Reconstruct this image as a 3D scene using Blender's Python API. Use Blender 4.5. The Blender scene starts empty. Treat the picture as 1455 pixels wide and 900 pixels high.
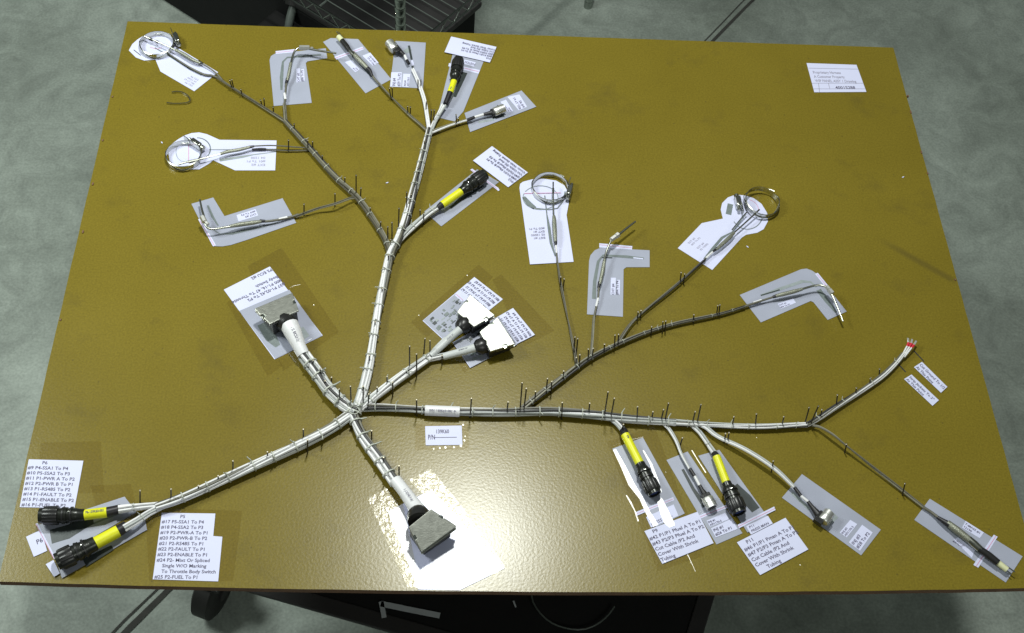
import bpy, math, random
from mathutils import Vector, Matrix
random.seed(7)
scene = bpy.context.scene
col = scene.collection

# ------------------------------------------------------------------ camera
ZB = 0.80                      # height of the board's top face above the floor
F = 1700.0                     # focal length in photograph pixels
CAM = Vector((-0.14443997, -0.6315923, 2.43471117))
RC = Matrix(((0.99791349, -0.01985228, -0.0614374),
             (-0.01759212, 0.83194928, -0.55457272),
             (0.06212233, 0.55449642, 0.82986417)))
cd = bpy.data.cameras.new('camera'); cam = bpy.data.objects.new('camera', cd); col.objects.link(cam)
cd.sensor_fit = 'HORIZONTAL'; cd.sensor_width = 36.0; cd.lens = F / 1455.0 * 36.0
cd.clip_start = 0.05; cd.clip_end = 100.0
cam.matrix_world = Matrix.Translation(CAM) @ RC.to_4x4()
scene.camera = cam

# ------------------------------------------------------------------ light
world = bpy.data.worlds.new('World'); scene.world = world; world.use_nodes = True
bg = world.node_tree.nodes['Background']
bg.inputs[0].default_value = (0.86, 1.0, 0.92, 1); bg.inputs[1].default_value = 0.075
LAMP = Vector((-0.02, 1.06, ZB + 2.40))
def area(name, loc, target, size, power, color, shape='DISK', size_y=None):
    l = bpy.data.lights.new(name, 'AREA'); l.shape = shape; l.size = size
    if size_y: l.size_y = size_y
    l.energy = power; l.color = color
    o = bpy.data.objects.new(name, l); col.objects.link(o); o.location = loc
    o.rotation_euler = (Vector(target) - Vector(loc)).to_track_quat('-Z', 'Y').to_euler()
    return o
area('ceiling_lamp', LAMP, (LAMP.x, LAMP.y - 0.25, 0), 0.22, 51, (0.97, 1.0, 0.95))
area('ceiling_lamp', (-2.1, 0.9, 2.9), (-1.8, 0.9, 0), 0.9, 56, (0.93, 1.0, 0.95))
area('ceiling_lamp', (1.2, -2.4, 3.3), (0.6, -0.6, 0), 1.2, 22, (0.95, 1.0, 0.93))
scene.view_settings.view_transform = 'Standard'
scene.view_settings.look = 'None'
scene.view_settings.exposure = 0.0
scene.view_settings.gamma = 1.0

# ------------------------------------------------------------------ measuring helpers
def ray(px, py):
    return RC @ Vector(((px - 727.5) / F, -(py - 450.0) / F, -1.0))
def at(px, py, z=0.0):                 # point at height z above the board top
    d = ray(px, py); t = (ZB + z - CAM.z) / d.z
    return CAM + d * t
def fl(px, py, z=0.0):                 # point at absolute height z above the floor
    return at(px, py, z - ZB)
CZ = RC @ Vector((0, 0, 1))
def mpp(p):                            # metres per photograph pixel at a world point
    return (CAM - p).dot(CZ) / F
def on_plane(px, py, c, n):
    d = ray(px, py); t = (c - CAM).dot(n) / d.dot(n)
    return CAM + d * t
UP = Vector((0, 0, 1))

# ------------------------------------------------------------------ materials
MATS = {}
def new_mat(name):
    m = bpy.data.materials.new(name); m.use_nodes = True
    nt = m.node_tree; b = nt.nodes['Principled BSDF']
    return m, nt, b
def N(nt, t, **kw):
    n = nt.nodes.new(t)
    for k, v in kw.items(): setattr(n, k, v)
    return n
def simple(name, c, rough=0.5, metal=0.0, var=0.12, scale=60.0, bump=0.0, bscale=400.0, spec=0.5):
    m, nt, b = new_mat(name)
    tc = N(nt, 'ShaderNodeTexCoord')
    nz = N(nt, 'ShaderNodeTexNoise'); nz.inputs['Scale'].default_value = scale; nz.inputs['Detail'].default_value = 4
    nt.links.new(tc.outputs['Object'], nz.inputs['Vector'])
    mx = N(nt, 'ShaderNodeMix', data_type='RGBA')
    mx.inputs[6].default_value = tuple(x * (1 - var) for x in c) + (1,)
    mx.inputs[7].default_value = tuple(min(1, x * (1 + var)) for x in c) + (1,)
    nt.links.new(nz.outputs['Fac'], mx.inputs[0])
    nt.links.new(mx.outputs[2], b.inputs['Base Color'])
    b.inputs['Roughness'].default_value = rough; b.inputs['Metallic'].default_value = metal
    b.inputs['Specular IOR Level'].default_value = spec
    if bump:
        n2 = N(nt, 'ShaderNodeTexNoise'); n2.inputs['Scale'].default_value = bscale; n2.inputs['Detail'].default_value = 3
        nt.links.new(tc.outputs['Object'], n2.inputs['Vector'])
        bp = N(nt, 'ShaderNodeBump'); bp.inputs['Strength'].default_value = bump; bp.inputs['Distance'].default_value = 0.002
        nt.links.new(n2.outputs['Fac'], bp.inputs['Height']); nt.links.new(bp.outputs['Normal'], b.inputs['Normal'])
    MATS[name] = m
    return m
simple('paper', (0.63, 0.65, 0.86), 0.55, var=0.03, scale=25, bump=0.03, bscale=120)
simple('photo_paper', (0.36, 0.38, 0.47), 0.32, var=0.15, scale=14, bump=0.04, bscale=60)
simple('ink', (0.10, 0.09, 0.15), 0.7, var=0.2)
simple('ink_faint', (0.30, 0.29, 0.38), 0.7, var=0.2)
simple('pink_ink', (0.62, 0.30, 0.45), 0.6, var=0.1)
simple('print_dark', (0.045, 0.055, 0.055), 0.35, var=0.35, scale=120)
simple('print_mid', (0.17, 0.20, 0.20), 0.35, var=0.3, scale=120)
simple('print_light', (0.30, 0.34, 0.35), 0.35, var=0.3, scale=120)
simple('wire_white', (0.74, 0.74, 0.75), 0.42, var=0.08, scale=90)
simple('wire_pale', (0.42, 0.44, 0.43), 0.45, var=0.2, scale=110)
simple('wire_grey', (0.125, 0.12, 0.09), 0.45, var=0.3, scale=120)
simple('wire_olive', (0.10, 0.09, 0.06), 0.45, var=0.3, scale=120)
simple('wire_tan', (0.21, 0.20, 0.145), 0.45, var=0.25, scale=120)
simple('wire_dark', (0.028, 0.028, 0.028), 0.5, var=0.3, scale=120)
simple('lacing', (0.50, 0.52, 0.46), 0.6, var=0.15, scale=300)
simple('shrink_white', (0.76, 0.76, 0.78), 0.4, var=0.05, scale=40, bump=0.15, bscale=150)
simple('shrink_grey', (0.55, 0.57, 0.57), 0.42, var=0.06, scale=40, bump=0.15, bscale=150)
simple('black_plastic', (0.018, 0.018, 0.018), 0.33, var=0.3, scale=60, bump=0.1, bscale=300)
simple('black_shell', (0.022, 0.024, 0.02), 0.28, metal=0.35, var=0.3, scale=80, bump=0.08, bscale=300)
simple('shrink_black', (0.014, 0.013, 0.016), 0.45, var=0.2)
simple('yellow', (0.74, 0.74, 0.015), 0.4, var=0.05, scale=50, bump=0.1, bscale=160)
simple('steel', (0.56, 0.57, 0.52), 0.22, metal=1.0, var=0.15, scale=90)
simple('probe_steel', (0.40, 0.41, 0.36), 0.3, metal=1.0, var=0.25, scale=150)
simple('chrome', (0.36, 0.39, 0.36), 0.25, metal=1.0, var=0.1)
simple('alu', (0.39, 0.40, 0.36), 0.44, metal=1.0, var=0.35, scale=110, bump=0.12, bscale=420)
simple('nut', (0.75, 0.75, 0.72), 0.42, metal=0.9, var=0.1)
simple('braid', (0.30, 0.31, 0.25), 0.42, metal=0.6, var=0.3, scale=500, bump=0.4, bscale=900)
simple('cream', (0.68, 0.69, 0.42), 0.4, var=0.06)
simple('red', (0.62, 0.03, 0.06), 0.35, var=0.1)
simple('nail_steel', (0.045, 0.042, 0.038), 0.42, metal=0.6, var=0.3, scale=200)
simple('nail_head', (0.22, 0.20, 0.15), 0.35, metal=1.0)
simple('pen', (0.02, 0.02, 0.02), 0.6)
simple('dark_cart', (0.010, 0.010, 0.010), 0.75, var=0.3, scale=20, bump=0.1, bscale=200, spec=0.2)
simple('dark_rim', (0.022, 0.021, 0.021), 0.6, var=0.3, scale=20)
simple('rubber', (0.012, 0.012, 0.011), 0.6, var=0.3, scale=30)
simple('grey_pole', (0.085, 0.10, 0.09), 0.4, var=0.2)
simple('masking', (0.42, 0.45, 0.47), 0.6, var=0.1)
simple('joint', (0.045, 0.045, 0.04), 0.85, var=0.4, scale=40)
simple('blue_plastic', (0.03, 0.05, 0.16), 0.35)

def board_material():
    m, nt, b = new_mat('painted_board')
    L = nt.links.new
    tc = N(nt, 'ShaderNodeTexCoord')
    big = N(nt, 'ShaderNodeTexNoise'); big.inputs['Scale'].default_value = 3.2; big.inputs['Detail'].default_value = 5; big.inputs['Roughness'].default_value = 0.6
    L(tc.outputs['Object'], big.inputs['Vector'])
    r1 = N(nt, 'ShaderNodeMix', data_type='RGBA')
    r1.inputs[6].default_value = (0.142, 0.107, 0.011, 1); r1.inputs[7].default_value = (0.208, 0.160, 0.019, 1)
    L(big.outputs['Fac'], r1.inputs[0])
    fine = N(nt, 'ShaderNodeTexNoise'); fine.inputs['Scale'].default_value = 330; fine.inputs['Detail'].default_value = 3
    L(tc.outputs['Object'], fine.inputs['Vector'])
    fr = N(nt, 'ShaderNodeMapRange'); fr.inputs[1].default_value = 0.3; fr.inputs[2].default_value = 0.7; fr.inputs[3].default_value = 0.86; fr.inputs[4].default_value = 1.14
    L(fine.outputs['Fac'], fr.inputs[0])
    mul = N(nt, 'ShaderNodeMix', data_type='RGBA', blend_type='MULTIPLY'); mul.inputs[0].default_value = 1
    L(r1.outputs[2], mul.inputs[6]); L(fr.outputs[0], mul.inputs[7])
    # scattered dark handling marks
    sm = N(nt, 'ShaderNodeTexNoise'); sm.inputs['Scale'].default_value = 9; sm.inputs['Detail'].default_value = 6; sm.inputs['Roughness'].default_value = 0.7
    L(tc.outputs['Object'], sm.inputs['Vector'])
    smr = N(nt, 'ShaderNodeMapRange'); smr.inputs[1].default_value = 0.56; smr.inputs[2].default_value = 0.76; smr.inputs[3].default_value = 0.0; smr.inputs[4].default_value = 0.40
    L(sm.outputs['Fac'], smr.inputs[0])
    # one long rubbed scuff near the right edge (a streak that widens towards the middle)
    p0 = at(1238, 334); p1 = at(1364, 404)
    d = (p1 - p0); ln = d.length; ang = math.atan2(d.y, d.x)
    mp = N(nt, 'ShaderNodeMapping', vector_type='TEXTURE')
    mp.inputs['Location'].default_value = p0; mp.inputs['Rotation'].default_value = (0, 0, ang)
    L(tc.outputs['Object'], mp.inputs['Vector'])
    sx = N(nt, 'ShaderNodeSeparateXYZ'); L(mp.outputs[0], sx.inputs[0])
    ay = N(nt, 'ShaderNodeMath', operation='ABSOLUTE'); L(sx.outputs['Y'], ay.inputs[0])
    wy = N(nt, 'ShaderNodeMapRange', interpolation_type='SMOOTHSTEP'); wy.inputs[1].default_value = 0.001; wy.inputs[2].default_value = 0.011; wy.inputs[3].default_value = 1; wy.inputs[4].default_value = 0
    L(ay.outputs[0], wy.inputs[0])
    wx = N(nt, 'ShaderNodeMapRange', interpolation_type='SMOOTHSTEP'); wx.inputs[1].default_value = 0.0; wx.inputs[2].default_value = 0.07; L(sx.outputs['X'], wx.inputs[0])
    wx2 = N(nt, 'ShaderNodeMapRange', interpolation_type='SMOOTHSTEP'); wx2.inputs[1].default_value = ln; wx2.inputs[2].default_value = ln - 0.02; L(sx.outputs['X'], wx2.inputs[0])
    m1 = N(nt, 'ShaderNodeMath', operation='MULTIPLY'); L(wy.outputs[0], m1.inputs[0]); L(wx.outputs[0], m1.inputs[1])
    m2 = N(nt, 'ShaderNodeMath', operation='MULTIPLY'); L(m1.outputs[0], m2.inputs[0]); L(wx2.outputs[0], m2.inputs[1])
    m3 = N(nt, 'ShaderNodeMath', operation='MULTIPLY'); L(m2.outputs[0], m3.inputs[0]); m3.inputs[1].default_value = 0.45
    mxm = N(nt, 'ShaderNodeMath', operation='MAXIMUM'); L(smr.outputs[0], mxm.inputs[0]); L(m3.outputs[0], mxm.inputs[1])
    # small dark pin pricks
    vo = N(nt, 'ShaderNodeTexVoronoi'); vo.voronoi_dimensions = '2D'; vo.inputs['Scale'].default_value = 8.5; L(tc.outputs['Object'], vo.inputs['Vector'])
    pr = N(nt, 'ShaderNodeMapRange'); pr.inputs[1].default_value = 0.008; pr.inputs[2].default_value = 0.014; pr.inputs[3].default_value = 0.55; pr.inputs[4].default_value = 0
    L(vo.outputs['Distance'], pr.inputs[0])
    mx2 = N(nt, 'ShaderNodeMath', operation='MAXIMUM'); L(mxm.outputs[0], mx2.inputs[0]); L(pr.outputs[0], mx2.inputs[1])
    dk = N(nt, 'ShaderNodeMix', data_type='RGBA'); dk.inputs[7].default_value = (0.075, 0.058, 0.018, 1)
    L(mx2.outputs[0], dk.inputs[0]); L(mul.outputs[2], dk.inputs[6]); L(dk.outputs[2], b.inputs['Base Color'])
    b.inputs['Specular IOR Level'].default_value = 0.36
    rr = N(nt, 'ShaderNodeMapRange'); rr.inputs[3].default_value = 0.23; rr.inputs[4].default_value = 0.30
    L(big.outputs['Fac'], rr.inputs[0]); L(rr.outputs[0], b.inputs['Roughness'])
    op = N(nt, 'ShaderNodeTexNoise'); op.inputs['Scale'].default_value = 250; op.inputs['Detail'].default_value = 2
    L(tc.outputs['Object'], op.inputs['Vector'])
    bp = N(nt, 'ShaderNodeBump'); bp.inputs['Strength'].default_value = 0.115; bp.inputs['Distance'].default_value = 0.0010
    L(op.outputs['Fac'], bp.inputs['Height']); L(bp.outputs['Normal'], b.inputs['Normal'])
    MATS['board'] = m
board_material()
simple('board_edge', (0.17, 0.085, 0.045), 0.7, var=0.4, scale=60, bump=0.4, bscale=250)

def floor_material():
    m, nt, b = new_mat('concrete')
    L = nt.links.new
    tc = N(nt, 'ShaderNodeTexCoord')
    a = N(nt, 'ShaderNodeTexNoise'); a.inputs['Scale'].default_value = 1.3; a.inputs['Detail'].default_value = 8; a.inputs['Roughness'].default_value = 0.62; a.inputs['Distortion'].default_value = 0.4
    L(tc.outputs['Object'], a.inputs['Vector'])
    r = N(nt, 'ShaderNodeValToRGB'); e = r.color_ramp.elements
    e[0].position = 0.30; e[0].color = (0.150, 0.174, 0.148, 1); e[1].position = 0.72; e[1].color = (0.375, 0.425, 0.380, 1)
    L(a.outputs['Fac'], r.inputs[0])
    s = N(nt, 'ShaderNodeTexNoise'); s.inputs['Scale'].default_value = 9; s.inputs['Detail'].default_value = 6; s.inputs['Roughness'].default_value = 0.7; s.inputs['Distortion'].default_value = 1.2
    L(tc.outputs['Object'], s.inputs['Vector'])
    sr = N(nt, 'ShaderNodeMapRange'); sr.inputs[1].default_value = 0.35; sr.inputs[2].default_value = 0.7; sr.inputs[3].default_value = 0.80; sr.inputs[4].default_value = 1.18
    L(s.outputs['Fac'], sr.inputs[0])
    mu = N(nt, 'ShaderNodeMix', data_type='RGBA', blend_type='MULTIPLY'); mu.inputs[0].default_value = 1
    L(r.outputs[0], mu.inputs[6]); L(sr.outputs[0], mu.inputs[7])
    g = N(nt, 'ShaderNodeTexNoise'); g.inputs['Scale'].default_value = 160; g.inputs['Detail'].default_value = 3
    L(tc.outputs['Object'], g.inputs['Vector'])
    gr = N(nt, 'ShaderNodeMapRange'); gr.inputs[1].default_value = 0.3; gr.inputs[2].default_value = 0.7; gr.inputs[3].default_value = 0.86; gr.inputs[4].default_value = 1.14
    L(g.outputs['Fac'], gr.inputs[0])
    mu2 = N(nt, 'ShaderNodeMix', data_type='RGBA', blend_type='MULTIPLY'); mu2.inputs[0].default_value = 1
    L(mu.outputs[2], mu2.inputs[6]); L(gr.outputs[0], mu2.inputs[7])
    L(mu2.outputs[2], b.inputs['Base Color'])
    b.inputs['Roughness'].default_value = 0.62
    bp = N(nt, 'ShaderNodeBump'); bp.inputs['Strength'].default_value = 0.2; bp.inputs['Distance'].default_value = 0.004
    L(s.outputs['Fac'], bp.inputs['Height']); L(bp.outputs['Normal'], b.inputs['Normal'])
    MATS['concrete'] = m
floor_material()

def tape_material(name, tint, crinkle, rough=0.10, dist=0.0015, scale=70):
    m, nt, b = new_mat(name)
    L = nt.links.new
    out = nt.nodes['Material Output']; nt.nodes.remove(b)
    tr = N(nt, 'ShaderNodeBsdfTransparent'); tr.inputs[0].default_value = tint + (1,)
    gl = N(nt, 'ShaderNodeBsdfGlossy'); gl.inputs['Roughness'].default_value = rough; gl.inputs[0].default_value = (1, 1, 1, 1)
    tc = N(nt, 'ShaderNodeTexCoord')
    nz = N(nt, 'ShaderNodeTexNoise'); nz.inputs['Scale'].default_value = scale; nz.inputs['Detail'].default_value = 3; nz.inputs['Distortion'].default_value = 0.8
    L(tc.outputs['Object'], nz.inputs['Vector'])
    bp = N(nt, 'ShaderNodeBump'); bp.inputs['Strength'].default_value = crinkle; bp.inputs['Distance'].default_value = dist
    L(nz.outputs['Fac'], bp.inputs['Height']); L(bp.outputs['Normal'], gl.inputs['Normal'])
    fr = N(nt, 'ShaderNodeFresnel'); fr.inputs[0].default_value = 1.48; L(bp.outputs['Normal'], fr.inputs['Normal'])
    mx = N(nt, 'ShaderNodeMixShader'); L(fr.outputs[0], mx.inputs[0]); L(tr.outputs[0], mx.inputs[1]); L(gl.outputs[0], mx.inputs[2])
    L(mx.outputs[0], out.inputs[0]); MATS[name] = m
tape_material('clear_tape', (0.965, 0.945, 0.88), 0.12, 0.08, 0.001, 40)
tape_material('crinkled_tape', (0.93, 0.91, 0.82), 0.8, 0.20, 0.0012, 130)
tape_material('clear_film', (0.97, 0.97, 0.98), 0.25, 0.27, 0.0015, 60)

# ------------------------------------------------------------------ mesh builder
class MB:
    def __init__(s): s.v = []; s.f = []; s.m = []
    def face(s, idx, mi=0): s.f.append(idx); s.m.append(mi)
    def ring_strip(s, rings, mi=0, cap=True, closed=False):
        base = len(s.v); n = len(rings[0])
        for r in rings: s.v.extend(r)
        k = len(rings)
        for i in range(k - 1 + (1 if closed else 0)):
            a = base + i * n; b = base + ((i + 1) % k) * n
            for j in range(n):
                s.face((a + j, a + (j + 1) % n, b + (j + 1) % n, b + j), mi)
        if cap and not closed:
            s.face(tuple(base + j for j in reversed(range(n))), mi)
            s.face(tuple(base + (k - 1) * n + j for j in range(n)), mi)
    def tube(s, pts, rad, n=8, mi=0, cap=True):
        if not isinstance(rad, (list, tuple)): rad = [rad] * len(pts)
        rings = []
        for i, p in enumerate(pts):
            t = (pts[min(i + 1, len(pts) - 1)] - pts[max(i - 1, 0)]).normalized()
            u = t.cross(UP)
            if u.length < 0.05: u = t.cross(Vector((0, 1, 0)))
            u.normalize(); w = u.cross(t).normalized()
            rings.append([p + (u * math.cos(2 * math.pi * k / n) + w * math.sin(2 * math.pi * k / n)) * rad[i] for k in range(n)])
        s.ring_strip(rings, mi, cap)
        return s
    def lathe(s, o, u, prof, n=20, mi=0, knurl=None):
        u = u.normalized(); v = u.cross(UP)
        if v.length < 0.05: v = Vector((1, 0, 0))
        v.normalize(); w = v.cross(u).normalized()
        rings = []
        for (t, r) in prof:
            rr = max(r, 1e-5)
            rings.append([o + u * t + (v * math.cos(2 * math.pi * k / n) + w * math.sin(2 * math.pi * k / n)) * rr * (1 - (knurl if (knurl and k % 2) else 0)) for k in range(n)])
        s.ring_strip(rings, mi, True)
        return s
    def prism(s, poly, h, mi=0, d=UP):           # poly: world points (bottom), extruded by h along d
        b = len(s.v); n = len(poly)
        area2 = sum(poly[i].x * poly[(i + 1) % n].y - poly[(i + 1) % n].x * poly[i].y for i in range(n))
        if area2 < 0: poly = list(reversed(poly))
        s.v.extend(poly); s.v.extend([p + d * h for p in poly])
        s.face(tuple(reversed(range(b, b + n))), mi); s.face(tuple(range(b + n, b + 2 * n)), mi)
        for i in range(n):
            j = (i + 1) % n; s.face((b + i, b + j, b + n + j, b + n + i), mi)
        return s
    def box(s, c, ax, size, mi=0):
        x, y, z = [a.normalized() * (d / 2) for a, d in zip(ax, size)]
        b = len(s.v)
        for sz in (-1, 1):
            for sx, sy in ((-1, -1), (1, -1), (1, 1), (-1, 1)): s.v.append(c + x * sx + y * sy + z * sz)
        for q in ((3, 2, 1, 0), (4, 5, 6, 7), (0, 1, 5, 4), (1, 2, 6, 5), (2, 3, 7, 6), (3, 0, 4, 7)): s.face(tuple(b + i for i in q), mi)
        return s
    def build(s, name, mats, parent=None, smooth=True, bevel=0.0, angle=38):
        me = bpy.data.meshes.new(name)
        me.from_pydata([tuple(v) for v in s.v], [], s.f)
        if not isinstance(mats, (list, tuple)): mats = [mats]
        for m in mats: me.materials.append(MATS[m])
        for p, mi in zip(me.polygons, s.m): p.material_index = mi; p.use_smooth = smooth
        if smooth: me.set_sharp_from_angle(angle=math.radians(angle))
        o = bpy.data.objects.new(name, me); col.objects.link(o)
        if parent: attach(o, parent)
        if bevel:
            md = o.modifiers.new('bevel', 'BEVEL'); md.width = bevel; md.segments = 2; md.limit_method = 'ANGLE'
        return o
def attach(o, parent):
    o.parent = parent
    o.matrix_parent_inverse = world_matrix(parent).inverted()
def world_matrix(o):
    m = Matrix.LocRotScale(o.location, o.rotation_euler, o.scale)
    if o.parent: m = world_matrix(o.parent) @ o.matrix_parent_inverse @ m
    return m
def tag(o, label=None, cat=None, group=None, kind=None):
    for k, v in (('label', label), ('category', cat), ('group', group), ('kind', kind)):
        if v: o[k] = v
    return o
def empty(name, loc):
    o = bpy.data.objects.new(name, None); o.empty_display_size = 0.02; col.objects.link(o); o.location = loc
    return o
def spline(pts, step):
    """Catmull-Rom through tuples of (Vector, r)"""
    P = [p for p, _ in pts]; Rr = [r for _, r in pts]
    out = []; 
    for i in range(len(P) - 1):
        p0 = P[i - 1] if i else P[0] * 2 - P[1]; p1, p2 = P[i], P[i + 1]
        p3 = P[i + 2] if i + 2 < len(P) else P[-1] * 2 - P[-2]
        k = max(2, int((p2 - p1).length / step))
        for j in range(k):
            t = j / k
            q = 0.5 * ((2 * p1) + (p2 - p0) * t + (2 * p0 - 5 * p1 + 4 * p2 - p3) * t * t + (3 * p1 - p0 - 3 * p2 + p3) * t ** 3)
            out.append((q, Rr[i] * (1 - t) + Rr[i + 1] * t))
    out.append((P[-1], Rr[-1]))
    return out

# ------------------------------------------------------------------ lettering
GL = {}
def glyphs(line, bold=0.018):
    if line in GL: return GL[line]
    c = bpy.data.curves.new('lettering', 'FONT'); c.body = line; c.size = 1.0; c.resolution_u = 2; c.offset = bold
    o = bpy.data.objects.new('lettering', c); col.objects.link(o)
    dg = bpy.context.evaluated_depsgraph_get(); me = o.evaluated_get(dg).to_mesh()
    vs = [(v.co.x, v.co.y) for v in me.vertices]; fs = [tuple(p.vertices) for p in me.polygons]
    o.evaluated_get(dg).to_mesh_clear(); bpy.data.objects.remove(o); bpy.data.curves.remove(c)
    xs = [v[0] for v in vs] or [0]
    GL[line] = (vs, fs, max(xs)); return GL[line]
def text(parent, lines, TL, TR, BL, z, mat='ink', align='L', name='printed_text', fill=0.86, indent=None):
    o, x, y = at(*TL, z), at(*TR, z), at(*BL, z)
    return text_w(parent, lines, o, x - o, y - o, mat, align, name, fill, indent)
def text_w(parent, lines, o, dx, dy, mat='ink', align='L', name='printed_text', fill=0.86, indent=None):
    n = len(lines); lh = 1.0 / n; mb = MB()
    G = [glyphs(l) for l in lines]
    wmax = max(g[2] for g in G)
    sy = lh * fill                      # em size as a share of the block height
    sx = min(1.0 / wmax, sy * dy.length / dx.length * 1.1)
    for i, (vs, fs, w) in enumerate(G):
        b = len(mb.v); off = {'L': 0, 'C': (1 - w * sx) / 2, 'R': 1 - w * sx}[align]
        if indent: off += indent[i]
        base = (i + 0.78) * lh
        for (vx, vy) in vs: mb.v.append(o + dx * (off + vx * sx) + dy * (base - vy * sy))
        for f in fs: mb.face(tuple(b + k for k in f))
    return mb.build(name, mat, parent, smooth=False)

# ------------------------------------------------------------------ floor
mb = MB(); S = 9.0
mb.v = [Vector((-S, -S, 0)), Vector((S, -S, 0)), Vector((S, S, 0)), Vector((-S, S, 0))]; mb.face((0, 1, 2, 3))
floor = tag(mb.build('floor', 'concrete', smooth=False), kind='structure')
j0 = fl(177, 900); j1 = fl(1070, 0); jd = (j1 - j0).normalized(); jn = Vector((-jd.y, jd.x, 0))
def floor_strip(name, off, w, z):
    pts = []; L = 14; n = 120
    left = []; right = []
    for i in range(n + 1):
        c = j0 + jd * (-5 + L * i / n) + jn * (off + random.uniform(-.0025, .0025))
        ww = w * random.uniform(0.7, 1.3)
        left.append(c + jn * ww / 2); right.append(c - jn * ww / 2)
    m = MB(); m.v = [p + UP * z for p in left + right]
    for i in range(n): m.face((n + 1 + i, n + 2 + i, i + 1, i))
    return m.build(name, 'joint', floor, smooth=False)
floor_strip('control_joint', 0.0, 0.011, 0.003)
floor_strip('control_joint', 0.018, 0.0035, 0.003)

# ------------------------------------------------------------------ board
BW, BH = 1.5, 1.5 / 1.335; TH = 0.013
mb = MB()
def edge_jitter(a, b, n):
    out = []
    d = (b - a); nrm = Vector((d.y, -d.x, 0)).normalized()
    for i in range(n): out.append(a + d * (i / n) + (nrm * random.uniform(-.0004, .0002) if i else Vector()))
    return out
cs = [Vector((-BW/2, 0, ZB - TH)), Vector((BW/2, 0, ZB - TH)), Vector((BW/2, BH, ZB - TH)), Vector((-BW/2, BH, ZB - TH))]
poly = []
for i in range(4): poly += edge_jitter(cs[i], cs[(i + 1) % 4], 46)
for p in poly:                                   # the front edge was sawn with a slight belly
    if p.y < 0.004: p.y -= 0.0105 * max(0.0, 1 - (p.x / (BW / 2)) ** 2) + 0.001
mb.prism(poly, TH, 1)
mb.m[1] = 0
board = mb.build('harness_board', ['board', 'board_edge'], smooth=False)
tag(board, 'large mustard painted wooden board that the whole wiring harness is pinned to', 'board')
# nicks along the edges
for (px, py) in ((1290, 137), (1294, 160), (1309, 217), (1318, 247), (160, 138), (146, 200), (132, 262), (118, 330), (86, 455), (1357, 398)):
    p = at(px, py)
    m = MB(); m.box(p + Vector((0, 0, -0.0005)), (Vector((1, 0, 0)), Vector((0, 1, 0)), UP), (0.0024, random.uniform(.003, .007), 0.004))
    m.build('edge_nick', 'board_edge', board, smooth=False)

# ------------------------------------------------------------------ nails (driven into the board: parts of it)
nm = MB()
nm.lathe(Vector((0, 0, 0)), UP, [(-0.10, .0009), (0.955, .0010), (0.955, .0011)], 8, 0)
nail_me = None
def nail(bx, by, tx, ty):
    global nail_me
    b = at(bx, by); d = ray(tx, ty)
    # point of the ray nearest to the vertical through the nail's foot
    w0 = CAM - b; a = d.dot(d); bb = d.dot(UP); dd = d.dot(w0); e = UP.dot(w0)
    den = a - bb * bb; s = (bb * e - dd) / den
    tip = CAM + d * s
    if tip.z - b.z < 0.012: tip.z = b.z + 0.012
    if nail_me is None:
        m = MB(); m.lathe(Vector((0, 0, 0)), UP, [(-0.10, .0011), (0.0, .0011), (0.975, .0011)], 8, 0)
        m.lathe(Vector((0, 0, 0)), UP, [(0.968, .0014), (0.998, .0014), (1.0, .0010)], 8, 1)
        o = m.build('nail', ['nail_steel', 'nail_head'], board); nail_me = o.data
    else:
        o = bpy.data.objects.new('nail', nail_me); col.objects.link(o)
    v = tip - b
    o.parent = board
    o.location = b; o.rotation_mode = 'XYZ'; o.rotation_euler = v.to_track_quat('Z', 'Y').to_euler(); o.scale = (1, 1, v.length)
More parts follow.
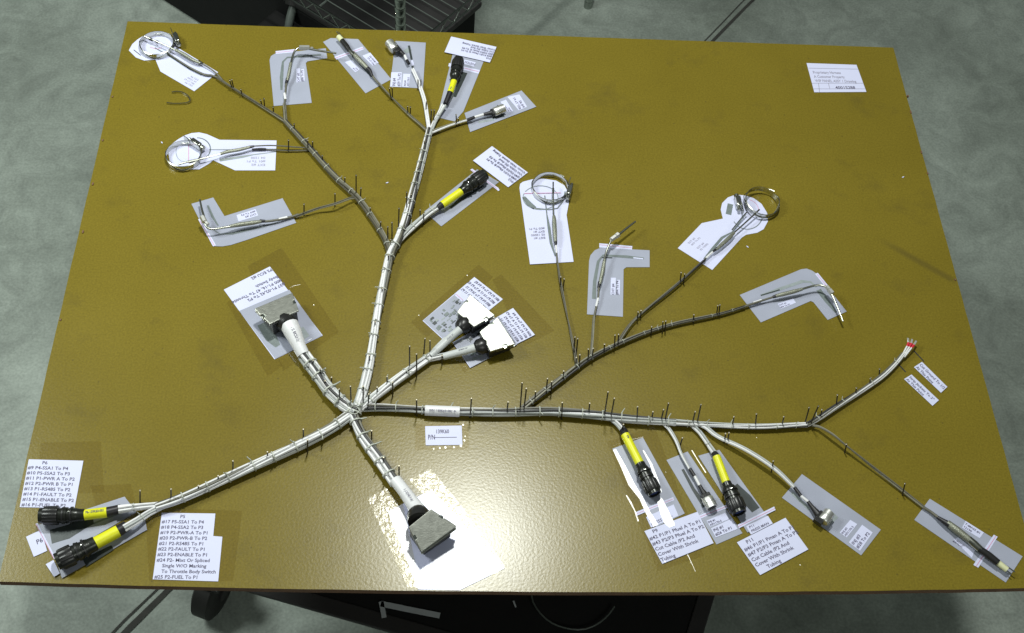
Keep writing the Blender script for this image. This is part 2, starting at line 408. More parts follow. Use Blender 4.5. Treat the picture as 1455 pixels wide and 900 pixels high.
NAILS = [(331,128,326,114),(333,129,329,113),(373,152,370,142),(376,153,375,140),(556,142,553,125),(558,143,557,124),(580,164,579,151),(583,165,583,152),
 (594,128,594,114),(598,127,598,114),(605,160,606,145),(612,174,613,156),(616,177,617,156),(649,180,648,163),(652,178,651,168),
 (410,216,410,199),(438,216,437,199),(445,216,444,201),(432,306,432,290),(476,294,476,275),(506,281,506,249),(512,284,513,267),
 (578,304,578,273),(566,330,567,296),(557,340,557,316),(551,345,551,322),(597,311,597,298),(602,319,602,303),
 (471,549,471,536),(483,577,482,553),(499,577,498,549),(516,580,516,549),(523,580,524,560),(550,551,550,535),(558,563,558,543),
 (592,592,592,568),(668,594,670,566),(431,628,431,610),(437,644,437,625),(528,624,528,612),(567,680,567,662),
 (582,528,582,492),(602,505,604,481),(611,503,611,484),(592,536,592,503),(628,519,628,505),
 (739,582,742,544),(744,586,748,552),(776,557,778,538),(783,559,784,542),(818,523,819,508),(823,521,824,504),(836,513,836,496),(841,512,843,495),
 (815,503,817,479),(819,501,821,481),(796,408,797,393),(800,409,802,396),(873,495,874,476),(878,491,879,475),(941,474,942,457),(945,472,946,456),(966,403,968,387),(971,403,973,389),
 (1018,449,1020,434),(1021,449,1023,433),(798,596,799,572),(858,596,864,557),(867,598,873,566),(905,600,906,578),(938,602,943,582),(944,602,950,573),
 (983,604,988,585),(990,604,996,575),(1073,609,1075,588),(1143,604,1150,579),(1150,606,1163,577),(1188,578,1190,561),(1249,536,1250,524),(1200,644,1203,631),
 (1282,704,1286,687),(1029,630,1031,616),(1033,630,1036,615),(1096,671,1099,655),(966,634,970,622),(882,616,886,603),
 (243,715,243,695),(331,672,331,655),(199,714,199,697),(282,702,282,690),(905,456,907,443),(910,452,911,441),(345,138,342,127),(389,163,388,152),(418,189,418,176),(458,234,458,221),(490,266,490,252),(526,308,526,295),(540,330,541,315),
 (603,213,603,201),(594,250,594,238),(584,290,584,276),(552,378,552,362),(543,423,543,409),(533,470,533,457),(525,520,525,505),(720,588,722,571),(836,590,838,573),(925,600,928,585),(1040,608,1043,592),(1110,608,1114,592),
 (455,540,455,524),(462,555,462,541),(445,527,445,512),(380,656,380,642),(310,688,310,676),(545,664,545,650),(536,565,536,550),(858,502,859,489),(925,476,926,464),(985,459,986,447),(760,570,761,556),(800,540,801,527),
 (1165,596,1168,582),(1215,564,1217,551),(1235,550,1237,538)]
for n_ in NAILS: nail(*n_)
def flat_strip(px_pts, w_px, z, h=0.0):
    P = [at(x, y, z) for x, y in px_pts]; m = MB()
    Lp = []; Rp = []
    for i, p in enumerate(P):
        t = (P[min(i + 1, len(P) - 1)] - P[max(i - 1, 0)]); n = Vector((-t.y, t.x, 0)).normalized()
        w = (w_px[i] if isinstance(w_px, (list, tuple)) else w_px) * mpp(p) / 2
        Lp.append(p + n * w); Rp.append(p - n * w)
    m.v = Lp + Rp; k = len(P)
    for i in range(k - 1): m.face((k + i, k + i + 1, i + 1, i))
    return m
for a, b in (((1299, 499), (1313, 514)), ((1276, 517), (1287, 529))):
    flat_strip([a, b], 1.8, 0.0004).build('pen_line', 'pen', board, smooth=False)

# ------------------------------------------------------------------ paper on the board
def sheet(name, label, cat, poly, mat='paper', z=0.0005, group=None, lift=0.0):
    P = [at(x, y, z) for x, y in poly]
    if lift:
        a = random.uniform(0, 6.28); ax = Vector((math.cos(a), math.sin(a), 0)); c = sum(P, Vector()) / len(P)
        ds = [(p - c).dot(ax) for p in P]; lo, hi = min(ds), max(ds)
        P = [p + UP * lift * (d - lo) / (hi - lo) for p, d in zip(P, ds)]
    m = MB(); m.prism(P, 0.0003)
    return tag(m.build(name, mat, smooth=False), label, cat, group)
def patch(parent, name, poly, mat, z):
    m = MB(); P = [at(x, y, z) for x, y in poly]
    m.prism(P, 0.0002); return m.build(name, mat, parent, smooth=False)
def tape(parent, poly, z, mat='clear_tape'):
    if mat == 'clear_tape': z = 0.0003 + 0.00004 * (len(parent.children) % 3)
    P = [at(x, y, z) for x, y in poly]; m = MB(); m.v = P; m.face(tuple(range(len(P))))
    return m.build('clear_tape', mat, parent, smooth=False)
def pr(parent, pts, w, mat, z, name='printed_photo'):
    return flat_strip(pts, w, z).build(name, mat, parent, smooth=False)
def ell(cx, cy, rx, ry, a0, a1, n=18):
    return [(cx + rx * math.cos(math.radians(a0 + (a1 - a0) * i / n)), cy + ry * math.sin(math.radians(a0 + (a1 - a0) * i / n))) for i in range(n + 1)]

def mirror_normal(px, py, z):
    p = at(px, py, z); return ((CAM - p).normalized() + (LAMP - p).normalized()).normalized()
def glare_curl(parent, pts, w):
    """a rippled, lifted edge of clear film, facets turned to mirror the lamp"""
    m = MB(); n_ = 14
    for i in range(len(pts) - 1):
        (x0, y0), (x1, y1) = pts[i], pts[i + 1]
        cx, cy = (x0 + x1) / 2, (y0 + y1) / 2; n = mirror_normal(cx, cy, .004); c = at(cx, cy, .004)  # each facet is tilted to the lamp's mirror direction to shape the glare
        b = len(m.v)
        for (x, y, ww) in ((x0 - w[i] / 2, y0 + .2 * w[i], 0), (x0 + w[i] / 2, y0 - .2 * w[i], 0), (x1 + w[i + 1] / 2, y1 - .2 * w[i + 1], 0), (x1 - w[i + 1] / 2, y1 + .2 * w[i + 1], 0)):
            m.v.append(on_plane(x, y, c, n))
        m.face((b, b + 1, b + 2, b + 3))
    return m.build('curled_glare_film', 'clear_film', parent, smooth=False)
def glints(parent, pts):
    m = MB()
    for (x, y, r) in pts:
        n = mirror_normal(x, y, .003); c = at(x, y, .003); b = len(m.v)  # small added facets mirroring the lamp, standing in for glints on the tape
        for k in range(6):
            a = k * math.pi / 3 + x; rr = r * random.uniform(.6, 1.2) * .5
            m.v.append(on_plane(x + rr * math.cos(a), y + rr * math.sin(a), c, n))
        m.face(tuple(range(b, b + 6)))
    return m.build('tape_glints', 'clear_film', parent, smooth=False)
# --- exhaust probe templates (keyhole shapes)
t1 = sheet('paper_template', 'white keyhole shaped paper under the clamp at the top left corner of the board', 'paper template',
  [(183,72),(188,63),(196,56),(206,50),(220,46),(234,47),(244,52),(249,60),(249,66),(310,103),(276,130),(228,102),(221,85),(205,86.5),(193,82)])
text(t1, ['EGT #4', '04 12000', '#07 To P2', 'EXT #2'], (283,113),(251,96),(272,124), 0.0009, 'ink_faint')
pr(t1, [(220,68),(232,75),(262,93),(287,106)], [2,1.5,3,5], 'print_mid', 0.0010)
pr(t1, [(239,78),(255,88),(270,98),(290,107)], [1,1.5,3.5,2], 'print_dark', 0.0012)
pr(t1, [(190,71),(195,75),(200,79)], 1.2, 'print_dark', 0.0010)
pr(t1, [(213,67),(222,70),(230,68)], 1, 'pink_ink', 0.0010)
t2 = sheet('paper_template', 'white keyhole shaped paper under the left clamp with lead running right', 'paper template',
  [(252,199),(262,193),(272,189.5),(283,188.5),(294,191),(303,195),(312,199),(393,200),(391,242.5),(334,242.5),(303,228),(297,233),(283,241),(266,241),(250,238),(241,229),(239,215),(243,206)])
text(t2, ['EXT #2', '#01 To P1', '04 1200'], (377,237),(350,237),(377,222), 0.0009, 'ink_faint')
pr(t2, ell(280, 212, 19, 16, -90, 70), 1.6, 'print_mid', 0.0010)
pr(t2, [(268,207),(268,232)], 0.9, 'pink_ink', 0.0010)
pr(t2, ell(262, 216, 12, 14, 60, 300), 0.9, 'print_light', 0.0010)
pr(t2, [(297,213),(330,213),(345,211)], 1.4, 'print_mid', 0.0010)
pr(t2, [(312,228),(345,223),(360,220),(392,216)], [5,4,2,1.4], 'print_light', 0.0010)
t4 = sheet('paper_template', 'white paper with a rounded top under the clamp in the middle of the board', 'paper template',
  [(738,268),(739,262),(743,259),(756,255.5),(772,254.5),(790,257),(802,264),(808,275),(808,290),(805,306),(815,372.5),(753,376.5)], lift=0.001)
text(t4, ['EGT #1', '02 12000', 'EXT #1', '#00 To P1'], (775,340),(752,341.5),(773.5,322), 0.0022, 'ink_faint')
pr(t4, ell(768, 281, 25, 17, -150, 200, 26), 1.2, 'print_light', 0.0022)
pr(t4, [(745,275),(797,274)], 1.0, 'pink_ink', 0.0026)
pr(t4, [(744,280),(752,290),(760,296)], [5,8,6], 'print_mid', 0.0022)
pr(t4, [(760,296),(780,298),(792,296),(800,286),(803,272)], 1.5, 'print_mid', 0.0023)
pr(t4, [(774,278),(777,305),(780,323),(783,345),(789,364)], [1.5,1.5,4,4,1.5], 'print_mid', 0.0024)
t6 = sheet('paper_template', 'white keyhole shaped paper under the rightmost clamp', 'paper template',
  [(963,353),(997,317.5),(1027,311),(1024,298),(1026,289),(1034,281),(1045,277),(1058,278),(1071,282),(1082,290),(1090,303),(1091,315),(1085,326),(1076,331),(1060,334),(1054,338),(1012,384)])
text(t6, ['EXT #3', '#03 To P3', '', 'EGT #4', '02 12000'], (976,345),(990,333),(997,357), 0.0009, 'ink_faint')
pr(t6, ell(1062, 304, 22, 22, 0, 150), 1.4, 'print_mid', 0.0010)
pr(t6, ell(1062, 300, 16, 16, -80, 0), 0.8, 'pink_ink', 0.0010)
pr(t6, [(1038,290),(1035,305)], 8, 'print_mid', 0.0010)
pr(t6, [(1060,304),(1040,330),(1026,338),(1014,352),(1000,368)], [1.5,1.5,4,4,1.5], 'print_mid', 0.0012)

# --- bent probe templates (angled shapes)
P_ = 'photo_paper'
t3 = sheet('paper_template', 'grey angled paper under the bent probe at the left side of the board', 'paper template',
  [(272,290),(303,281),(319,307.5),(401.5,282),(421,317),(350,341.5),(328,348.5),(316,350.5),(302,350)], P_)
patch(t3, 'white_strip', [(281.5,312),(285,311),(307,349),(303,350.5)], 'paper', 0.0009); pr(t3, [(284,314),(304.5,349)], 0.8, 'pink_ink', 0.0013)
patch(t3, 'paper_label', [(336,306),(363,297.5),(367,306.5),(339,315)], 'paper', 0.0009)
text(t3, ['CHT #3', '#09 To P3'], (365,306),(339,313.5),(362,298.5), 0.0013)
pr(t3, [(295,292),(302,308),(310,321)], [2.5,3.5,2], 'print_mid', 0.0010)
pr(t3, [(296,322),(313,333),(330,332),(372,323),(395,316)], [1.5,1.5,4,2,1.5], 'print_mid', 0.0010)
t5 = sheet('paper_template', 'grey angled paper under the bent probe pointing up right in the middle', 'paper template',
  [(834,447),(837,371),(839,363),(845,356),(853,352.5),(923,356),(923,380),(890,380),(886,383),(885,450.5)], P_)
patch(t5, 'white_strip', [(851.5,346),(898.5,350),(898,355),(851.5,352)], 'paper', 0.0009); pr(t5, [(852,348),(898,352.5)], 0.8, 'pink_ink', 0.0013)
patch(t5, 'paper_label', [(868,395),(875,395),(874.5,419),(867.5,419)], 'paper', 0.0009); patch(t5, 'paper_label', [(877,398),(881,398),(880.5,419),(876.5,419)], 'paper', 0.0009)
text(t5, ['CHT #4', '#04 To P4'], (868,419),(868.5,396),(880,419), 0.0013)
pr(t5, [(844,425),(845,400),(850,372),(857,363),(890,365),(915,367.5)], [6,5,4,3,5,3], 'print_mid', 0.0010)
pr(t5, [(855,366),(870,366.5)], 2, 'print_dark', 0.0012)
pr(t5, [(900,366.5),(914,368)], 2, 'paper', 0.0012)
t7 = sheet('paper_template', 'grey angled paper under the bent probe at the right side of the board', 'paper template',
  [(1051,419.5),(1138,383),(1146,382),(1154,385),(1161,390),(1203,443),(1176,455),(1156,430),(1152,428),(1081,458.5)], P_)
patch(t7, 'white_strip', [(1158,389.5),(1162,388),(1183,414),(1179,416)], 'paper', 0.0009); pr(t7, [(1161,390),(1180,413)], 0.8, 'pink_ink', 0.0013)
patch(t7, 'paper_label', [(1105,432),(1127,424.5),(1131,430.5),(1110,439)], 'paper', 0.0009)
text(t7, ['CHT #1', '#06 To P1'], (1106,432.5),(1126,425.5),(1110,438.5), 0.0013)
pr(t7, [(1081,420),(1108,411),(1140,400),(1152,401),(1160,408)], [3,5,5,3,3], 'print_light', 0.0010)
pr(t7, [(1081,420),(1108,412)], 2, 'print_dark', 0.0011)
pr(t7, [(1163,412),(1175,428),(1188,444)], [8,7,4], 'print_mid', 0.0010)
t8 = sheet('paper_template', 'grey angled paper under the bent probe near the top left of the board', 'paper template',
  [(389,151),(383,86),(385,80),(391,76.5),(463,69),(465,83),(437,87.5),(434.5,90),(443,146.5)], P_)
patch(t8, 'white_strip', [(391.5,73),(420,70),(420,74.5),(392,77)], 'paper', 0.0009); pr(t8, [(392,75),(420,72)], 0.8, 'pink_ink', 0.0013)
patch(t8, 'paper_label', [(421,98),(426,97),(427,116),(421.5,117.5)], 'paper', 0.0009); patch(t8, 'paper_label', [(428,99),(432,98),(433,115),(428.5,116)], 'paper', 0.0009)
text(t8, ['CHT #2', '#08 To P2'], (421.5,117),(421,98),(432.5,115.5), 0.0013)
pr(t8, [(400,128),(400,110),(402,88),(408,82),(456,78)], [3,5,3,3,3], 'print_mid', 0.0010)

# --- long templates
t9 = sheet('paper_template', 'grey slanted paper under the cream tipped plug near the top edge', 'paper template',
  [(459,60),(470,54.5),(509,56),(556,113),(519.5,133)], P_)
patch(t9, 'white_strip', [(475,81),(515,66.5),(517,70.5),(478,85)], 'paper', 0.0009); pr(t9, [(476,83),(516,68.5)], 0.9, 'pink_ink', 0.0013)
patch(t9, 'paper_label', [(515,79.5),(526,75),(538,89.5),(530,94)], 'paper', 0.0009); patch(t9, 'paper_label', [(490,88.5),(498,86),(511,99),(505,103)], 'paper', 0.0009)
text(t9, ['T-MASS #2', '#35 To P2'], (537,90),(525,76),(530,93.5), 0.0013); text(t9, ['VSO', '12190'], (510,99),(497,87),(505,102), 0.0013)
pr(t9, [(490,62),(505,82),(528,109)], [5,6,3], 'print_dark', 0.0010)
t10 = sheet('paper_template', 'small grey upright paper under the silver plug at the top edge', 'paper template',
  [(562,58.5),(605,61),(601,126),(554,123.5)], P_)
patch(t10, 'paper_label', [(556,103),(571,103),(570,124),(554.5,123.5)], 'paper', 0.0009); patch(t10, 'paper_label', [(573,105),(583,105.5),(581,124),(571.5,123.5)], 'paper', 0.0009)
text(t10, ['INJ #4', '#29 To P2'], (556,122.5),(557.5,104),(570,123), 0.0013); text(t10, ['INJ #4', 'AFI1170-3'], (573,122.5),(574,106),(582,123), 0.0013)
pr(t10, [(576,70),(582,74)], 11, 'print_light', 0.0010)
pr(t10, [(581,65),(583,75),(585,85)], 3, 'print_dark', 0.0012); pr(t10, [(585,86),(587,93)], 3.5, 'paper', 0.0012); pr(t10, [(586,94),(588,101)], 3, 'print_dark', 0.0012)
t12 = sheet('paper_template', 'grey slanted paper under the white headed plug right of the top yellow sleeved connector', 'paper template',
  [(660,161),(741,129),(762,152),(668,188)], P_, z=0.0010)
patch(t12, 'paper_label', [(721,138),(738,134.5),(749,152),(737,157)], 'paper', 0.0014); patch(t12, 'paper_label', [(711,145),(719,142),(729,158),(722,160)], 'paper', 0.0014)
text(t12, ['INJ #2', '#27 To P1'], (747,152),(737,135.5),(737,156), 0.0018); text(t12, ['INJ #2', 'AFI1170-3'], (728,158),(718,143.5),(722,159.5), 0.0018)
pr(t12, [(680,174),(702,170)], 4, 'print_light', 0.0014); pr(t12, [(700,167),(716,164)], 6, 'print_dark', 0.0014)
t11 = sheet('paper_template', 'grey slanted paper under the topmost yellow sleeved connector', 'paper template',
  [(643,78),(687,88),(658.5,158.5),(646,173),(621,167)], P_)
patch(t11, 'white_strip', [(638,90),(682,100),(680,105),(637,94.5)], 'paper', 0.0009); pr(t11, [(660,97),(680,102)], 1.0, 'pink_ink', 0.0013)
patch(t11, 'paper_label', [(660,85),(676,89),(674,95),(658.5,91)], 'paper', 0.0009); text(t11, ['POSITION'], (674.5,94.5),(660,90.5),(676,89.5), 0.0013)
pr(t11, [(660,103),(654,118),(646,138)], [9,7,4], 'print_dark', 0.0010)
t13 = sheet('paper_template', 'narrow grey paper under the yellow sleeved connector beside the tall bundle', 'paper template',
  [(603,301),(678,241),(709,259),(627,322)], P_)
patch(t13, 'white_strip', [(668,241.5),(671,240),(709,268),(706,270)], 'paper', 0.0009); pr(t13, [(670,241.5),(707,269)], 0.8, 'pink_ink', 0.0013)
pr(t13, [(685,262),(655,283),(640,296)], [9,7,4], 'print_dark', 0.0010)
for a, b in (((706, 268), (709, 271)),):
    pr(t13, [a, b], 3, 'paper', 0.0012, 'paper_tab')

# --- note cards
n11 = sheet('note_card', 'white upside down note card above the topmost yellow sleeved connector', 'note card',
  [(641,53),(705.5,67),(696,89.5),(631.5,75.5)], z=0.0014, lift=0.002)
text(n11, ['P10', '#44 P1/P1 Pman B To P1', '#45 P2/P3 Pman B To P3', 'Cut Cable /P2 And', 'Cover With Shrink Tubing'], (696.5,85),(632.5,71),(704,69.5), 0.0044)
n13 = sheet('note_card', 'white slanted note card at the tip of the connector beside the tall bundle', 'note card',
  [(699,209),(750,245.5),(722,266.5),(672,229.5)], z=0.0014, lift=0.002)
text(n13, ['P12', '#48 P1/P1 Pfuel B To P1', '#49 P2/P3 Pfuel B To P3', 'Cut Cable /P2 And', 'Cover With Shrink Tubing'], (727,260),(677,224),(748,244.5), 0.0044)
n6 = sheet('note_card', 'white list card above the upper left yellow sleeved connector', 'note card',
  [(41,653),(118.5,655),(106,722.5),(28,721)])
text(n6, ['         P6', '#9 P4-SSA1 To P4', '#10 P5-SSA2 To P3', '#11 P1-PWR A To P2', '#12 P2-PWR B To P1', '#13 P1-RS485 To P2', '#14 P1-FAULT To P2', '#15 P1-ENABLE To P2', '#16 P1-FUEL To P2'],
  (41.5,653.5),(113,655.5),(30,721), 0.0010)
n5 = sheet('note_card', 'white stepped list card right of the lower left yellow sleeved connector', 'note card',
  [(230,729),(306,730),(303,762),(316,763),(310,826.5),(217,823.5)])
text(n5, ['            P5', '#17 P5-SSA1 To P4', '#18 P4-SSA2 To P3', '#19 P2-PWR-A To P1', '#20 P2-PWR-B To P2', '#21 P2-RS485 To P1', '#22 P2-FAULT To P1', '#23 P2-ENABLE To P1', '#24 P2- Mixt Or Spliced', '    Single W/O Marking', '    To Throttle Body Switch', '#25 P2-FUEL To P1'],
  (231.5,730),(315,731),(219,824), 0.0010)
n9 = sheet('note_card', 'white note card below the left yellow sleeved connector of the lower right group', 'note card',
  [(915.5,755),(991,727.5),(1014,772),(941,801.5)], z=0.0014)
text(n9, ['    P9', '#42 P1/P1 Pfuel A To P1', '#43 P2/P3 Pfuel A To P2', 'Cut Cable /P2 And', 'Cover With Shrink', 'Tubing'], (917,755),(993,728.5),(941,800), 0.0019)
np11 = sheet('note_card', 'white note card below the right yellow sleeved connector of the lower right group', 'note card',
  [(1047,771),(1116,736),(1148.5,781),(1080,817.5)], z=0.0014)
text(np11, ['    P11', '#46 P1/P1 Pman A To P1', '#47 P2/P3 Pman A To P2', 'Cut Cable /P2 And', 'Cover With Shrink', '      Tubing'], (1050,771),(1122,737),(1081,815), 0.0019)
nt_ = sheet('note_card', 'small white part number card below the horizontal bundle', 'note card', [(604,606),(656,605),(657,632.5),(605,633)])
text(nt_, ['139K60'], (619,609),(638,608.7),(619,618), 0.0010); text(nt_, ['P/N'], (608,616),(618,616),(608,627), 0.0010)
pr(nt_, [(617,622),(649,621.5)], 0.9, 'ink', 0.0010, 'printed_rule')
tape(nt_, [(591,603),(665,602),(667,639),(590,640)], 0.0004)
nA = sheet('note_card', 'small white slip nearest the red wire ends', 'note card', [(1310,514.5),(1346,550),(1337,558.5),(1298.5,522)], z=0.0012)
text(nA, ['Cut Ground To 1/2', 'At This Point'], (1310,516),(1344.5,550.5),(1300,523), 0.0017)
nB = sheet('note_card', 'small white slip left of the other slip near the red wire ends', 'note card', [(1295,532.5),(1334,569),(1325,577),(1284.5,539)], z=0.0012)
text(nB, ['Strip Jackets To 2"', 'At This Point'], (1295,534),(1332,569.5),(1286,540), 0.0017)
nt2 = sheet('note_card', 'printed drawing title sheet alone near the top right corner of the board', 'note card', [(1146,90),(1217,92.5),(1231,131),(1157,131.5)])
text(nt2, ['Proprietary Harness', 'A Customer Property', 'WIP PANEL ASSY 1 Drawing'], (1154,100),(1212,101),(1159,118), 0.0010, 'ink_faint')
text(nt2, ['40015288'], (1186,121.5),(1214,121.5),(1188,128), 0.0010)
for a, b in (((1153.5,118.5),(1226.5,118.5)),((1155.5,126.5),(1229,126.5)),((1163,118.5),(1164.5,131)),((1177,118.5),(1179,126)),((1149,97),(1219,98.5))):
    pr(nt2, [a, b], 0.7, 'ink_faint', 0.0010, 'printed_rule')

# --- box connector sheets
sP2 = sheet('paper_template', 'white sheet under the box connector at the left with upside down printing', 'paper template', [(318,412),(383.5,379),(458.5,477),(390,511)])
patch(sP2, 'printed_area', [(340,442),(411,412),(457.5,477),(391,510)], 'photo_paper', 0.0009)
text(sP2, ['#37 P1-02,42 To P2', '#00 P1-16, 47 To Throttle', 'Body Switch', '', 'P2 ECU #2'], (407,405.5),(337,438),(384,380.5), 0.0012)
pr(sP2, [(372,460),(385,480),(395,492)], [14,16,8], 'print_mid', 0.0012); pr(sP2, [(425,468),(436,480)], [14,10], 'print_light', 0.0012)
tape(sP2, [(352,378),(400,352),(482,472),(402,528)], 0.0018); tape(sP2, [(322,430),(345,415),(402,520),(380,535)], 0.0021)
sA = sheet('paper_template', 'printed sheet under the upper of the two bright box connectors', 'paper template', [(600.5,456),(674,394),(714.5,425.5),(636,489)])
patch(sA, 'printed_area', [(601.5,455.5),(647,418),(665,434),(672,462),(637,488)], 'photo_paper', 0.0009)
text(sA, ['#01 P2 P3 To P1 P4 02', '#02 P1-14 17 A To P3 03', '#03 P4 P1 To 24 P2 15', '#05 14 P2 To P1 11 P2'], (712.5,425.5),(675,395.5),(687,440), 0.0013, fill=0.8)
pr(sA, [(647,419),(657,428)], 3, 'paper', 0.0013, 'white_strip'); pr(sA, [(648,418),(658,427)], 0.8, 'pink_ink', 0.0015)
def print_bits(parent, o, u, v, am, n, z):
    for i in range(n):
        a, b = random.uniform(.08, am), random.uniform(.08, .88)
        x, y = o[0] + u[0] * a + v[0] * b, o[1] + u[1] * a + v[1] * b
        w = u if i % 2 else v; l = random.uniform(.05, .13)
        pr(parent, [(x, y), (x + w[0] * l, y + w[1] * l)], random.uniform(1, 5), random.choice(('print_mid', 'print_light', 'print_mid', 'print_dark')), z + 0.00002 * i)
print_bits(sA, (602, 456), (45, -37), (34, 32), .9, 46, .0012)
sB = sheet('paper_template', 'printed sheet under the lower of the two bright box connectors', 'paper template', [(643,487),(729,438),(760,476),(668,523)], z=0.0022)
patch(sB, 'printed_area', [(644,487),(709,450),(735,490),(668.5,522)], 'photo_paper', 0.0026)
text(sB, ['#30 P2 P3 To P1 P4', '#31 P1-14 17 A To P3', '#32 P4 P1 To 24 P2', '#33 14 P2 To P1 11', '#36 02 P1 To P4 12'], (757.5,476),(729,440),(728,489), 0.0030, fill=0.8)
print_bits(sB, (645, 487), (64, -36), (24, 34), .62, 36, .0029)
glints(sA, [(664,391.5,1.6),(595,448,1.6)]); glare_curl(sP2, [(412,409),(417,406.5),(427,404.5)], [2,2.4,1]); glints(sP2, [(446,433.5,1.8)]); glare_curl(sP2, [(431,487),(438,484),(443,481)], [1,2,1.4]); glints(nt_, [(658,604,3),(661,620,3),(660,626,3.5),(655,634,4),(645,635.5,3),(633,636,4),(625,637,3),(616,638,2.5)])
tape(sA, [(584,458),(680,376),(701,394),(606,480)], 0.0019); tape(sB, [(700,398),(712,390),(788,470),(745,492)], 0.0034); tape(sB, [(640,500),(652,492),(672,520),(660,530)], 0.0036)
sP1 = sheet('paper_template', 'white glaring sheet under the box connector at the front edge', 'paper template', [(551,727),(613,696),(717,808),(653,839),(594,838)])
tape(sP1, [(522,708),(556,690),(572,716),(598,836),(580,836)], 0.0018, 'crinkled_tape')
tape(sP1, [(580,682),(613,667),(650,712),(718,806),(700,818),(640,740)], 0.0018, 'crinkled_tape')
tape(sP1, [(551,727.5),(613,696.5),(716,808),(653,838.5),(594,837.5)], 0.0021, 'clear_film')

# --- front left films
f6 = sheet('paper_template', 'grey paper under the upper of the two front left connectors', 'paper template', [(52,747),(177,706),(194,728),(78,795)], P_)
patch(f6, 'paper_label', [(37,763),(58.5,753),(67,783),(48,791.5)], 'paper', 0.0009); text(f6, ['P6'], (50,766),(59,762),(53,776), 0.0013)
pr(f6, [(52,744),(78,794)], 3.2, 'paper', 0.0013, 'white_strip'); pr(f6, [(51,745),(76.5,794)], 0.8, 'pink_ink', 0.0016)
pr(f6, [(72,763),(96,756),(118,745),(133,741)], [22,22,16,8], 'print_dark', 0.0010); pr(f6, [(133,744),(184,724)], 3, 'print_mid', 0.0010)
f5 = sheet('paper_template', 'grey paper under the lower of the two front left connectors', 'paper template', [(80,796),(205,733),(209,753),(88,822)], P_, z=0.0018)
patch(f5, 'paper_label', [(65,802),(76,796),(85,815),(77,820)], 'paper', 0.0022)
pr(f5, [(120,800),(160,778)], [14,8], 'print_dark', 0.0023)
tape(f6, [(38,730),(140,628),(146,640),(120,655),(150,735),(60,820)], 0.0028) if False else None

tape(n6, [(58,629),(143,627),(148,700),(50,703)], 0); tape(n5, [(206,721),(344,726),(331,826),(212,826)], 0); tape(f6, [(128,690),(186,688),(200,742),(150,765)], 0)
# --- lower right films
f9 = sheet('paper_template', 'grey paper under the left yellow sleeved connector of the lower right group', 'paper template', [(870,638),(913.5,622),(973,730),(932,749)], P_)
patch(f9, 'white_strip', [(903,728),(956.5,706.5),(958,711),(905,733)], 'paper', 0.0009); pr(f9, [(904,730.5),(957,709)], 0.8, 'pink_ink', 0.0012)
patch(f9, 'paper_label', [(918,735),(957,717),(964,733),(925,750)], 'paper', 0.0009)
text(f9, ['P9', 'PRESS FUEL'], (921,736),(957,719),(927,749), 0.0012)
glare_curl(f9, [(873,639),(885,662),(897,688),(911,708),(921,729),(932,747)], [4,6,8,5,6,7]); glare_curl(f9, [(931,700),(938,712),(944,728),(950,741),(955,748)], [3,8,11,12,8]); glare_curl(f9, [(914,640),(925,660),(934,684),(939,700)], [1.5,3,4,3])
tape(f9, [(862,628),(930,606),(1000,790),(935,812)], 0.0026)
glints(f9, [(945,798,1.8),(977,789,2),(891,606,1.8),(944,596,1.4),(946,671,1.2),(981,800,1.2)]); glare_curl(f9, [(890,704),(896,714),(902,726),(907,741)], [1.4,2.2,1.2,2]); glare_curl(f9, [(872,633),(888,627),(914,621)], [1,1.6,1.2]); glare_curl(f9, [(978,790),(983,801),(988,812)], [1,.6,.5])
fi1 = sheet('paper_template', 'grey paper under the silver plug between the two lower right yellow sleeved connectors', 'paper template', [(947,654),(977,642),(1055,758),(1018,774)], P_)
patch(fi1, 'white_strip', [(992,733),(1036,716),(1038,720),(994,738)], 'paper', 0.0009); pr(fi1, [(993,735.5),(1037,718)], 0.8, 'pink_ink', 0.0012)
patch(fi1, 'paper_label', [(1004,740),(1030,729),(1036,738),(1009,749)], 'paper', 0.0009); patch(fi1, 'paper_label', [(1010,751),(1040,737),(1048,752),(1017,764)], 'paper', 0.0012)
text(fi1, ['INJ #1', 'AFI1170-3'], (1005,740.5),(1031,730),(1010,748.5), 0.0015); text(fi1, ['INJ #1', '#26 To P1'], (1012,751),(1042,738),(1018,763), 0.0018)
pr(fi1, [(970,667),(985,695),(1002,720)], [4,5,8], 'print_dark', 0.0010)
fp = sheet('paper_template', 'grey paper under the right yellow sleeved connector of the lower right group', 'paper template', [(992,648),(1022,639.5),(1096,742),(1062,757)], P_, z=0.0012)
patch(fp, 'white_strip', [(1048,746),(1100,720),(1102,725),(1050,751)], 'paper', 0.0016); pr(fp, [(1049,748.5),(1101,722.5)], 0.8, 'pink_ink', 0.0020)
patch(fp, 'paper_label', [(1060,748),(1091,733),(1098,744),(1067,760)], 'paper', 0.0017); text(fp, ['P11', 'PRESS MAN'], (1063,747),(1092,733),(1069,758), 0.0021)
pr(fp, [(1044,690),(1060,708),(1074,725)], [10,16,14], 'print_dark', 0.0017)
tape(fp, [(1035,668),(1042,662),(1112,800),(1100,806)], 0.0028); glints(fp, [(1137,803,1.8),(1075,622,1.4)]); glare_curl(fp, [(983,640),(992,655),(1003,672)], [1.2,1,1.4])
fi3 = sheet('paper_template', 'grey paper under the silver plug at the end of the white cable, lower right', 'paper template', [(1111,707.5),(1139.5,674),(1251.5,753),(1223.5,789.5)], P_)
patch(fi3, 'paper_label', [(1193,757),(1208,739),(1218,745),(1203,764)], 'paper', 0.0009); patch(fi3, 'paper_label', [(1206,771),(1225,746),(1240,757),(1222,783)], 'paper', 0.0009)
text(fi3, ['INJ #3', 'AFI1170-3'], (1194,757),(1208,740.5),(1203,763), 0.0013); text(fi3, ['INJ #3', '#28 To P2'], (1208,771),(1226,748),(1221,781), 0.0013)
